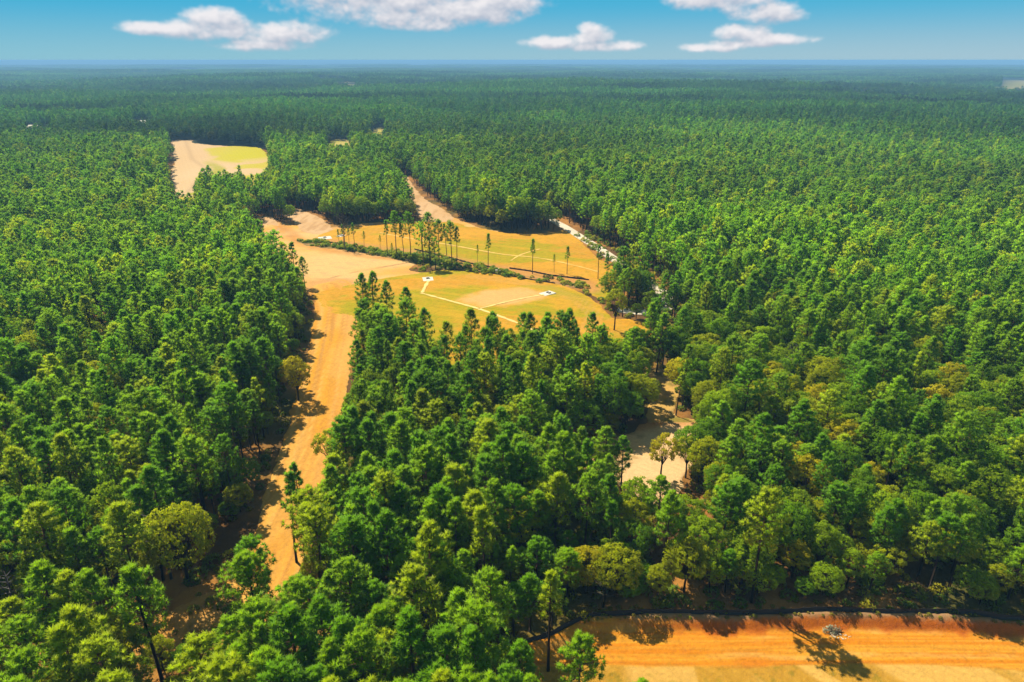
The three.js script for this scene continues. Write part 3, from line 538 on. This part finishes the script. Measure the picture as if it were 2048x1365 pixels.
function look(x, y, z) { V.set(x, y, z).applyMatrix4(view); return { px: V.x / -V.z / TY / 1.5, py: V.y / -V.z / TY, depth: -V.z }; }
const pineShare = (x, z) => {
  const r = Math.hypot(x, z), patch = r > 500 ? fbm(x / 330 + 7, z / 170 + 2, 3) : fbm(x / 90 + 7, z / 90 + 2, 3);
  let s = x > 24 ? mix(0.28, 0.82, smooth(170, 420, r)) : x < -48 && z > -205 ? mix(0.44, 0.8, smooth(-118, -98, z)) : 0.74;
  if (x > -46 && x < 24 && z > -125) s = 0.66;
  return clamp(s + (patch - 0.5) * (r > 500 ? 2.2 : 1.1), 0.06, 0.97);
};
const SPARSE = [[-66, -126], [-42, -114], [-38, -103], [-44, -100], [-60, -100], [-72, -108]];
const R0 = rng(20240611), trees = [], cells = new Map(), CELL = 4;
const key = (x, z) => Math.floor(x / CELL) + ',' + Math.floor(z / CELL);
function crowded(x, z, d) {
  const i = Math.floor(x / CELL), j = Math.floor(z / CELL), n = Math.ceil(d / CELL);
  for (let a = -n; a <= n; a++) for (let b = -n; b <= n; b++) { const list = cells.get((i + a) + ',' + (j + b)); if (list) for (const q of list) if ((q.x - x) ** 2 + (q.z - z) ** 2 < d * d) return true; }
  return false;
}
function plant(t) { trees.push(t); const k = key(t.x, t.z); if (!cells.has(k)) cells.set(k, []); cells.get(k).push(t); }
for (const [form, x, z, h, tint, label] of T0) plant({ pine: true, form, x, z, h, tint, label, own: true, wide: 1 });
for (const [x, z, h] of SLENDER) plant({ pine: true, form: h > 22 ? 'broad' : 'thin', x, z, h, tint: h < 12 ? 2 : 0, slender: true, own: true, wide: h > 22 ? 0.95 : h < 12 ? 0.6 : 0.85 });
for (const [form, x, z, h, tint, label] of OAKS0) plant({ pine: false, form, x, z, h, tint, label, own: true, wide: 1 });
function band(near, far, step, gap, shrink) {                 // one ring of the fan in view
  const half = 0.80, zmax = far, xs = far * half + 60;
  for (let z = -near * 0.35; z > -zmax; z -= step) for (let x = -xs; x < xs; x += step) {
    const px = x + (R0() - 0.5) * step * 0.9, pz = z + (R0() - 0.5) * step * 0.9, q = R0(), q2 = R0(), q3 = R0(), q4 = R0();
    if (pz > -62) continue;
    const r = Math.hypot(px, pz); if (r < near || r >= far) continue;
    const depth = -pz * Math.cos(PITCH) + 85 * Math.sin(PITCH);
    if (Math.abs(px) > depth * 0.75 * 1.06 + 16) continue;
    if (r < 1500 && cleared(px, pz)) continue;
    if (r > 2000 && (openFar(px, pz) || inside(FAR_FIELD, px, pz))) continue;
    if (px > -60 && px < -47 && pz > -98 && pz < -79) continue;
    if (px < 30 && px > -110 && pz > -93 && q4 < (px < -38 && px > -80 ? 0.5 : 0.12)) continue;          // the thinned stand along the bottom
    if (gap && crowded(px, pz, gap * (0.8 + 0.45 * q2))) continue;
    const pine = q < pineShare(px, pz), f = R0(), rim = r < 170 && px > 12 ? smooth(13, 2.4, -signed('yard', px, pz)) : 0, verge = r < 330 ? smooth(9, 3.5, -signed('road', px, pz)) : 0;
    if (rim > 0.82 || (px > 51 && px < 64 && pz > -110 && pz < -100) || inside(SPARSE, px, pz) || (inside(NEAR_GAPS, px, pz) && q4 < 0.88) || (r < 142 && px > 4 && px < 58 && pz < -116 && pz > -136 && q4 < 0.2)) continue;
    plant({ pine, x: px, z: pz, band: near, form: pine ? (f < 0.42 ? 'round' : f < 0.54 ? 'tall' : f < 0.90 ? 'broad' : 'thin') : (f < 0.34 ? 'dome' : f < 0.6 ? 'wide' : f < 0.88 ? 'oval' : 'loose'),
      h: (pine ? mix(15.5, 25.5, q3) : mix(10.5, 18.5, q3)) * (r > 340 ? mix(0.72, 1.2, fbm(px / 70 + 4, pz / 70, 3)) * mix(0.85, 1.15, q2) : 1) * (pine ? 1 : mix(1, 0.92, q2)) * mix(1, 0.56, rim) * mix(1, 0.82, verge) * (px > -5 && px < 26 && pz < -96 && pz > -116 ? 0.62 : 1), tint: pine ? (q4 < 0.46 ? 0 : q4 < 0.86 ? 1 : 2) : (q4 < 0.36 ? 0 : q4 < 0.74 ? 1 : q4 < 0.95 ? 2 : 3), wide: mix(0.82, 1.18, R0()) * shrink * (r < 135 && px < 12 ? 1.1 : 1) });
  }
}
band(60, 340, 3.4, 3.6, 1.03);
for (let z = -64; z > -330; z -= 5.2) for (let x = -270; x < 270; x += 5.2) {          // young broadleaf trees in the gaps
  const px = x + (R0() - 0.5) * 5, pz = z + (R0() - 0.5) * 5, q = R0(), q2 = R0(), depth = -pz * Math.cos(PITCH) + 36;
  if (Math.abs(px) > depth * 0.78 + 10 || cleared(px, pz) || inside(SPARSE, px, pz) || inside(NEAR_GAPS, px, pz) || crowded(px, pz, 1.7)) continue;
  if (signed('yard', px, pz) > -3) continue;
  plant({ pine: false, young: true, x: px, z: pz, band: 60, form: q < 0.4 ? 'dome' : q < 0.7 ? 'wide' : 'oval', h: mix(4.5, 8.5, q2), tint: q2 < 0.3 ? 0 : q2 < 0.7 ? 1 : 2, wide: mix(0.7, 1.0, q) });
}
band(340, 760, 4.4, 0, 1.02);
const nearTrees = trees.length;
band(760, 2300, 5.2, 0, 0.95);
band(2300, 5000, 11, 0, 1.5);
band(5000, 14000, 31, 0, 1.0);

/* ------------------------------------------------------------------ trees as things */
const PINE_TINTS = [[0.150, 0.335, 0.002], [0.235, 0.415, 0.002], [0.345, 0.450, 0.003]];
const OAK_TINTS = [[0.165, 0.315, 0.003], [0.260, 0.385, 0.003], [0.360, 0.405, 0.003], [0.48, 0.44, 0.005], [0.42, 0.13, 0.03]];
const pineMats = PINE_TINTS.map((c, i) => leafMat('pine needles ' + i, c)), oakMats = OAK_TINTS.map((c, i) => leafMat('leaves ' + i, c));
const forms = {};
for (const [i, k] of Object.keys(PINE).entries()) for (const v of [0, 1]) forms[k + v] = [0, 1, 2].map((l) => makePine(k, 100 + i * 7 + l + v * 400, l));
for (const [i, k] of Object.keys(OAK).entries()) for (const v of [0, 1]) forms[k + v] = [0, 1, 2].map((l) => makeOak(k, 300 + i * 7 + l + v * 400, l));
function makeStand(seed) {                                     // a patch of far wood, 34 m across, crown by crown
  const R = rng(seed), m = new MB();
  for (let i = 0; i < 30; i++) {
    const cx = (R() - 0.5) * 34, cz = (R() - 0.5) * 34, h = mix(14, 25, R()), w = mix(2.4, 3.8, R()), tone = 0.7 + 0.6 * R();
    for (let k = 0; k < 7; k++) { const b = ball(R), d = unit([b[0], b[1] * 0.8 + 0.4, b[2]]); tuft(m, R, [cx + d[0] * w * 0.6, h * 0.82 + d[1] * h * 0.16, cz + d[2] * w * 0.6], 1.9, 5, 1.7, d, tone * (0.85 + 0.3 * R())); }
  }
  return m.build();
}
const stands = [901, 902, 903].map((q) => ({ crown: makeStand(q) }));
stands.forEach((q, i) => { forms['stand' + i] = [null, null, null, q]; });
const tall0 = (t) => t.band >= 5000 ? t.h : t.pine ? 22 : OAK[t.form].H;
const protos = new Map();
function treeThing(t) {
  const k = t.form + t.v + t.tint;
  let o;
  if (!protos.has(k)) {
    o = new THREE.Group();
    const f = forms[t.form + t.v][0];
    part('trunk', f.trunk, barkMat, o); part('crown', f.crown, (t.pine ? pineMats : oakMats)[t.tint], o);
    protos.set(k, o);
  } else o = protos.get(k).clone();
  o.name = numbered(t.pine ? 'pine_tree' : 'broadleaf_tree'); scene.add(o);
  const s = t.h / tall0(t);
  o.position.set(t.x, height(t.x, t.z) - 0.1, t.z); o.rotation.set(t.lean[0], t.turn, t.lean[1]); o.scale.set(t.wide * mix(1, s, 0.6), s, t.wide * mix(1, s, 0.6));
  return o;
}
for (const t of trees) { t.turn = R0() * 6.28; t.v = R0() < 0.5 ? 0 : 1; t.lean = [(R0() - 0.5) * 0.09, (R0() - 0.5) * 0.09]; if (t.band === undefined || t.band < 340) { const q = look(t.x, t.h * 0.7, t.z); t.depth = q.depth; t.px = q.px; t.seen = Math.abs(q.px) < 1.02 && q.py > -1.12 && q.py < 1; } }
const chosen = (pine, n) => { const own = trees.filter((t) => t.pine === pine && t.own), rest = trees.filter((t) => t.pine === pine && !t.own && !t.young && t.seen).sort((a, b) => a.depth - b.depth); return [...own, ...rest.slice(0, n - own.length)]; };
const singles = [...chosen(true, 295), ...chosen(false, 210)];
const zone = (t) => {
  const { x, z } = t;
  if (t.slender) return 'in the scrubby gully between the seeded fields';
  if (x < -48 && z > -108) return 'in the open bottom-left stand';
  if (x < 24 && z > -95) return 'along the bottom edge below the track';
  if (x < -46) return z > -150 ? 'in the left wood beside the road end' : 'deep in the wood left of the road';
  if (x > 18 && z > -116) return 'just behind the black silt fence';
  if (x < 24) return z > -118 ? 'in the front of the central wood' : z > -140 ? 'in the back of the central wood' : 'in the wood between road and sand clearing';
  return x < 75 ? 'in the right wood below the sand clearing' : z > -140 ? 'far right, second rank behind the fence' : 'far right, deep behind the fence';
};
const PINE_WORDS = { round: 'round-topped', tall: 'tapering', broad: 'broad-topped', thin: 'sparse' }, OAK_WORDS = { dome: 'domed', wide: 'spreading', oval: 'egg-shaped', loose: 'open' };
const TINT_WORDS = [['dark green', 'mid-green', 'yellow-green'], ['dark green', 'mid-green', 'olive', 'golden', 'rust-red']];
const byText = new Map();
for (const t of singles) {
  if (t.label) continue;
  const size = t.pine ? (t.h < 19.5 ? 'short' : t.h > 22.5 ? 'tall' : 'medium') : (t.h < 12.5 ? 'short' : t.h > 15.5 ? 'tall' : 'medium');
  t.text = [`${size} ${TINT_WORDS[t.pine ? 0 : 1][t.tint]} ${t.pine ? PINE_WORDS[t.form] + ' pine' : OAK_WORDS[t.form] + ' broadleaf'}`, zone(t)];
  const k = t.text.join(' '); if (!byText.has(k)) byText.set(k, []); byText.get(k).push(t);
}
const ORD = ['leftmost', 'second', 'third', 'fourth', 'fifth', 'sixth', 'seventh', 'eighth', 'ninth', 'tenth', 'eleventh', 'twelfth'];
for (const [k, list] of byText) {
  list.sort((a, b) => a.px - b.px);
  list.forEach((t, i) => { t.label = list.length === 1 ? k : i === 0 ? `leftmost ${k}` : i === list.length - 1 ? `rightmost ${k}` : `${ORD[i] ?? i + 1 + 'th'} from left, ${k}`; });
}
for (const t of singles) {
  t.single = true;
  tag(treeThing(t), t.label, t.pine ? 'pine tree' : 'tree', t.slender ? 'slender pines in the gully' : t.pine ? 'pines near the dirt roads' : 'broadleaf trees among the pines');
}

/* ------------------------------------------------------------------ the rest of the forest, as masses */
const M4 = new THREE.Matrix4(), Q = new THREE.Quaternion(), UPV = new THREE.Vector3(0, 1, 0), S3 = new THREE.Vector3(), P3 = new THREE.Vector3(), C3 = new THREE.Color();
const whiteLeaf = leafMat('foliage', [1, 1, 1]);
function mass(name, label, pick, lod) {
  const g = new THREE.Group(), by = new Map();
  for (const t of trees) if (!t.single && pick(t)) { const l = lod(t), form = l === 3 ? 'stand' + Math.floor(t.turn * 7 % 3) : t.form + t.v, k = form + l; if (!by.has(k)) by.set(k, { l, form, list: [] }); by.get(k).list.push(t); }
  for (const { l, form, list } of by.values()) {
    const f = forms[form][l];
    for (const [what, geo, mat] of [['crown', f.crown, whiteLeaf], ['trunk', f.trunk, barkMat]]) {
      if (!geo || (what === 'trunk' && list[0].band >= 760)) continue;
      const m = new THREE.InstancedMesh(geo, mat, list.length); m.name = what;
      list.forEach((t, i) => {
        const s = t.h / tall0(t), w = t.wide * mix(1, s, 0.6), flat = 1;
        Q.setFromAxisAngle(UPV, t.turn); S3.set(w, s * flat, w); P3.set(t.x, farLand(t.x, t.z) - 0.1, t.z); m.setMatrixAt(i, M4.compose(P3, Q, S3));
        if (what === 'crown') {
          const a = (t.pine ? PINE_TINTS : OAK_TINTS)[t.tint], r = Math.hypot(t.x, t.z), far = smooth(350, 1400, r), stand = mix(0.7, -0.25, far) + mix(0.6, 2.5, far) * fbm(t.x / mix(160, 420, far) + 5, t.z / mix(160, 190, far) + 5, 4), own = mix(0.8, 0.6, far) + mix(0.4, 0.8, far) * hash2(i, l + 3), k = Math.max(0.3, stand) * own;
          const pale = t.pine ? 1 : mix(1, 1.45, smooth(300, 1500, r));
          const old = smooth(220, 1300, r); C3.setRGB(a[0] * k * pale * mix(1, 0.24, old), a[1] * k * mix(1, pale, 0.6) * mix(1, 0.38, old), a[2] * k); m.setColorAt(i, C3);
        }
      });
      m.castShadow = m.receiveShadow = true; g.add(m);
    }
  }
  tag(top(g, name), label, null, null, 'stuff');
}
const rr = (t) => Math.hypot(t.x, t.z);
mass('pine_forest', 'green pine forest beyond the nearest trees on both sides', (t) => t.pine && (t.band ?? 0) < 760, (t) => rr(t) < 300 ? 0 : 1);
mass('broadleaf_forest', 'lighter broadleaf trees mixed through the pine forest', (t) => !t.pine && (t.band ?? 0) < 760, (t) => rr(t) < 300 ? 0 : 1);
mass('distant_forest', 'bluish unbroken forest stretching to the horizon', (t) => t.band >= 760, (t) => t.band >= 5000 ? 3 : 2);

// undergrowth and gully scrub
{
  const geos = [1, 2, 3].map(makeShrub), R = rng(77);
  const scrub = (name, label, spots) => {
    const g = new THREE.Group();
    geos.forEach((geo, v) => {
      const list = spots.filter((_, i) => i % 3 === v), m = new THREE.InstancedMesh(geo, whiteLeaf, list.length); m.name = 'foliage';
      list.forEach(([x, z, s, c], i) => { Q.setFromAxisAngle(UPV, R() * 6.28); S3.set(s, s * (0.7 + 0.5 * R()), s); P3.set(x, surface(x, z), z); m.setMatrixAt(i, M4.compose(P3, Q, S3)); m.setColorAt(i, C3.setRGB(...c)); });
      m.castShadow = m.receiveShadow = true; g.add(m);
    });
    tag(top(g, name), label, null, null, 'stuff');
  };
  const under = [], gully = [];
  for (let z = -64; z > -420; z -= 2.9) for (let x = -300; x < 300; x += 2.9) {
    const px = x + (R() - 0.5) * 2.9, pz = z + (R() - 0.5) * 2.9, q = R(), s = 0.5 + R() * 1.0, depth = -pz * 0.9245 + 38;
    if (Math.abs(px) > depth * 0.78 + 10 || q > 0.30 + 0.5 * fbm(px / 14, pz / 14, 3)) continue;
    let bad = false, close = 9;
    for (const k in CLEAR_MARGIN) { const d = -signed(k, px, pz); close = Math.min(close, d); if (d < 0.6 && k !== 'track') bad = true; }
    if (bad || (close > 6 && q > 0.35)) continue;
    const t = R();
    under.push([px, pz, s * (close < 4 ? 0.9 : 1.2), mix3([0.16, 0.26, 0.006], [0.42, 0.38, 0.012], t * t)]);
  }
  for (let x = 12; x < 112; x += 0.9) { const q = nearest(POLY.yard, x + R() * 0.8, -104.2 - R() * 2.2), s = R(), zz = q.z - 0.5 - 2.6 * R() * R(); if (s < 0.75) under.push([x, zz, 0.22 + 0.5 * s * s, mix3([0.14, 0.24, 0.006], [0.46, 0.40, 0.03], R())]); if (s > 0.55) under.push([x, q.z + 0.2 + R() * 0.9, 0.14 + 0.3 * R(), mix3([0.2, 0.28, 0.008], [0.40, 0.32, 0.05], R())]); }
  for (let i = 0; i < 3400; i++) {
    const x = mix(-130, 37, R()), z = mix(-402, -305, R()), s = signed('swale', x, z);
    const dens = x > 0 ? 0.25 + 0.5 * smooth(14, 34, x) : 0.9;
    if (s < 0.8 || R() > dens) continue;
    gully.push([x, z, (0.5 + R() * 0.9) * (x > -80 && x < -15 && R() < 0.3 ? 1.5 : 1.1), mix3([0.10, 0.22, 0.006], [0.36, 0.38, 0.012], R())]);
  }
  scrub('undergrowth', 'low green shrubs under the trees and along the wood edges', under);
  scrub('gully_scrub', 'low green scrub filling the gully between the fields', gully);
}

/* ------------------------------------------------------------------ bare trees */
for (const [x, z, h, seed, c, label] of [[-95.0, -378.9, 21.4, 5, [0.36, 0.27, 0.22], 'greyish-pink leafless tree at the gully head before dark woods'], [-153.8, -402.2, 22, 9, [0.30, 0.25, 0.21], 'brown leafless tree at the left corner of the sand clearing'], [-94.2, -100.1, 13, 13, [0.36, 0.34, 0.32], 'grey dead tree at the left edge of the bottom-left stand'], [-71, -112.5, 17, 21, [0.42, 0.38, 0.32], 'pale leafless tree rising beside the olive tree left of the road'], [88, -196, 19, 23, [0.36, 0.33, 0.31], 'grey dead tree standing in the right wood, level with the grassy path'], [18, -104.6, 9, 29, [0.46, 0.42, 0.26], 'small pale twiggy tree at the bend of the silt fence']]) {
  const f = makeBare(seed, h, 0.3), g = new THREE.Group(), m = new THREE.MeshStandardMaterial({ name: 'dead wood', color: rgb(...c), vertexColors: true, roughness: 0.95 });
  part('trunk', f.trunk, m, g); part('limb', f.limb, m, g); g.position.set(x, height(x, z) - 0.1, z);
  tag(top(g, 'bare_tree'), label, 'dead tree', 'leafless trees');
}

/* ------------------------------------------------------------------ silt fences */
function fence(points, tallness, label, stakes = 2.6) {
  const c = new THREE.CatmullRomCurve3(points.map(([x, z]) => new THREE.Vector3(x, 0, z)), false, 'catmullrom', 0.4), len = c.getLength(), n = Math.ceil(len / 0.6), g = new THREE.Group(), start = points[0];
  g.position.set(start[0], 0, start[1]);
  const pos = [], idx = [];
  for (let i = 0; i <= n; i++) {
    const q = c.getPointAt(i / n), t = c.getTangentAt(i / n), y = surface(q.x, q.z), sag = 0.16 * Math.sin(Math.PI * ((i / n * len / stakes) % 1)), h = tallness - sag + (noise2(i * 0.3, len) - 0.5) * 0.14, belly = (noise2(i * 0.5, 4) - 0.5) * 0.3, w = 0.02;
    for (const [k, dy, o] of [[-1, -0.15, 0.22], [-1, h * 0.45, belly], [-1, h, 0], [1, h, 0], [1, h * 0.45, belly], [1, -0.15, 0.22]]) pos.push(q.x - t.z * (w * k + o) - start[0], y + dy, q.z + t.x * (w * k + o) - start[1]);
    if (i) for (let s = 0; s < 5; s++) { const a = (i - 1) * 6 + s, b = a + 6; idx.push(a, a + 1, b, a + 1, b + 1, b); }
  }
  let geo = new THREE.BufferGeometry(); geo.setAttribute('position', new THREE.Float32BufferAttribute(pos, 3)); geo.setIndex(idx); geo = geo.toNonIndexed(); geo.computeVertexNormals();
  part('fabric', geo, fabric, g);
  const post = new THREE.BoxGeometry(0.06, tallness + 0.3, 0.06);
  for (let s = 0; s <= len; s += stakes) { const q = c.getPointAt(s / len), m = part('stake', post, stakeWood, g); m.position.set(q.x - start[0] + 0.02, surface(q.x, q.z) + tallness / 2 + 0.06, q.z - start[1] - 0.08); m.rotation.set((hash2(s * 10 | 0, 3) - 0.5) * 0.2, s, (hash2(s * 10 | 0, 5) - 0.5) * 0.2); }
  tag(top(g, 'silt_fence'), label, 'silt fence', 'black silt fences');
}
fence([[-3, -93], [1.5, -95.4], [7.1, -97.6], [12.1, -100.8], [16.1, -102.3], [26.9, -103.2], [36.6, -103.0], [46.3, -103.0], [54.2, -103.3], [62.2, -103.9], [73.7, -103.2], [85.4, -103.3], [91.0, -102.9], [94.2, -101.9], [98.6, -101.5], [112.6, -100.6]], 0.95, 'long black silt fence between the right wood and orange yard');
fence([[-55.2, -377], [-33.7, -359.9], [-20.8, -348.2], [-10.1, -341.6]], 0.85, 'black silt fence on the far gully side, left of the gully inlet', 3);
fence([[-1.3, -339.8], [9.2, -334.4], [19.0, -327.5], [28.6, -323.3], [37.6, -319.2]], 0.85, 'black silt fence on the far gully side, right of the gully inlet', 3);
fence([[-34.7, -339.2], [-9.8, -331.4], [4.0, -323.9], [20.8, -314.6]], 0.7, 'low black silt fence along the near side of the gully', 3);
fence([[-114.1, -397.4], [-97.1, -388.9], [-86.5, -382]], 0.7, 'short black silt fence at the left head of the gully', 3);

/* ------------------------------------------------------------------ drain inlets */
function inlet(x, z, turn, w, d, label) {
  const g = new THREE.Group(), y = surface(x, z); g.position.set(x, y, z); g.rotation.y = turn;
  const box = (sx, sy, sz, px, py, pz) => { const b = new THREE.BoxGeometry(sx, sy, sz); b.translate(px, py, pz); return b; };
  part('apron', box(w, 0.4, d, 0, -0.02, 0), concrete, g);
  part('inlet_wall', mergeGeometries([box(0.3, 0.5, 1.5, -0.75, 0.42, -d * 0.12), box(0.3, 0.5, 1.5, 0.75, 0.42, -d * 0.12), box(1.2, 0.5, 0.3, 0, 0.42, -d * 0.12 - 0.6)]), concrete, g);
  part('lid', box(1.9, 0.12, 0.8, 0, 0.732, -d * 0.12 - 0.42), concrete, g);
  part('opening', box(1.19, 0.06, 0.9, 0, 0.212, -d * 0.12 + 0.08), fabric, g);
  tag(top(g, 'drain_inlet'), label, 'drain inlet', 'concrete drain inlets');
}
inlet(-41.1, -320.0, 0.2, 5, 6.5, 'white concrete drain inlet at the top of the short straw strip');
inlet(16.1, -297.7, -0.9, 4.6, 7.0, 'white concrete drain inlet at the right end of the straw strip');
inlet(-8.7, -338.0, 0.3, 5, 5.5, 'pale concrete drain inlet between the fences in the gully');
inlet(-113.0, -404.7, 0.4, 7.5, 7, 'pale concrete culvert apron at the left head of the gully');
inlet(-104.2, -408.5, -0.5, 3.6, 4.5, 'smaller concrete inlet beside the culvert apron');

/* ------------------------------------------------------------------ heap of dried brush and stones on the bank */
{
  const R = rng(515), g = new THREE.Group(), x = 61.6, z = -99.6; g.position.set(x, height(x, z), z);
  const stone = new THREE.MeshStandardMaterial({ name: 'pale stone', color: rgb(0.62, 0.52, 0.36), roughness: 0.9 }), base = [0, 1, 2].map((s) => { const q = new THREE.IcosahedronGeometry(1, 1), p = q.attributes.position; for (let i = 0; i < p.count; i++) { const f = 0.75 + 0.5 * noise2(p.getX(i) * 2 + s * 9, p.getY(i) * 2 + p.getZ(i) * 3); p.setXYZ(i, p.getX(i) * f, p.getY(i) * f * 0.7, p.getZ(i) * f); } q.computeVertexNormals(); return q; });
  for (let i = 0; i < 34; i++) { const m = part('stone', base[i % 3], stone, g), a = R() * 6.28, r = Math.sqrt(R()); m.position.set(Math.cos(a) * r * 2.3 + 0.6, 0.05 + 0.15 * R(), Math.sin(a) * r * 0.9 + 1.1); m.scale.setScalar(0.08 + 0.20 * R() * R()); m.rotation.set(R() * 3, R() * 3, R() * 3); }
  const br = new MB(), tw = new MB();
  for (let i = 0; i < 70; i++) { const b = ball(R), d = [b[0], Math.abs(b[1]) * 0.9, b[2] * 0.8]; tuft(br, R, [d[0] * (1.0 + 0.9 * R()) - 0.3, d[1] * (0.4 + 0.9 * R()) + 0.2, d[2] * (0.6 + 0.7 * R()) - 0.2], 0.36, 8, 0.12, d, 0.7 + 0.6 * R()); tw.tube([[d[2] * 0.8, 0.1, d[0] * 0.4], [d[0] * 2.1, d[1] * 1.3 + 0.2, d[2] * 1.5]], [0.04, 0.015], 3, () => [1, 1, 1]); }
  part('dry_foliage', br.build(), leafMat('dried leaves', [0.50, 0.54, 0.42]), g); part('twigs', tw.build(), new THREE.MeshStandardMaterial({ name: 'dry twigs', color: rgb(0.60, 0.54, 0.44), roughness: 0.95 }), g);
  tag(top(g, 'brush_heap'), 'pale heap of dried grey brush and stones on the red bank', 'brush heap');
}

/* ------------------------------------------------------------------ far houses */
function house(x, z, turn, w, d, wallC, roofC, label) {
  const g = new THREE.Group(); g.position.set(x, height(x, z), z); g.rotation.y = turn;
  const wm = new THREE.MeshStandardMaterial({ name: 'house wall', color: rgb(...wallC), roughness: 0.85 }), rm = new THREE.MeshStandardMaterial({ name: 'house roof', color: rgb(...roofC), roughness: 0.8 }), gl = new THREE.MeshStandardMaterial({ name: 'window glass', color: rgb(0.03, 0.04, 0.05), roughness: 0.15 });
  const h = 4.2, rise = d * 0.32, s = new THREE.Shape([new THREE.Vector2(-d / 2, 0), new THREE.Vector2(d / 2, 0), new THREE.Vector2(d / 2, h), new THREE.Vector2(0, h + rise), new THREE.Vector2(-d / 2, h)]);
  const wg = new THREE.ExtrudeGeometry(s, { depth: w, bevelEnabled: false }); wg.rotateY(Math.PI / 2); wg.translate(-w / 2, 0, 0); part('wall', wg, wm, g);
  const slope = Math.atan2(rise, d / 2), L = Math.hypot(rise, d / 2) + 0.7;
  const one = new THREE.BoxGeometry(w + 1, 0.22, L); one.translate(0, 0.14, L / 2); one.rotateX(slope); one.translate(0, h + rise, 0); const two = one.clone().rotateY(Math.PI);
  part('roof', mergeGeometries([one, two]), rm, g);
  for (let i = 0; i < 4; i++) for (const k of [-1, 1]) { const b = part('window', new THREE.BoxGeometry(1.4, 1.5, 0.08), gl, g); b.position.set((i - 1.5) * w * 0.22, 2.1, k * (d / 2 + 0.03)); }
  tag(top(g, 'house'), label, 'house', 'small far houses among the trees');
}
house(-622, -1196, 0.3, 15, 10, [0.75, 0.72, 0.66], [0.55, 0.52, 0.48], 'small white house in the woods beyond the distant sand clearing');
house(-746, -1112, -0.2, 18, 10, [0.70, 0.62, 0.5], [0.62, 0.56, 0.46], 'pale low house in the far left woods');

/* ------------------------------------------------------------------ picture */
renderer.render(scene, camera);
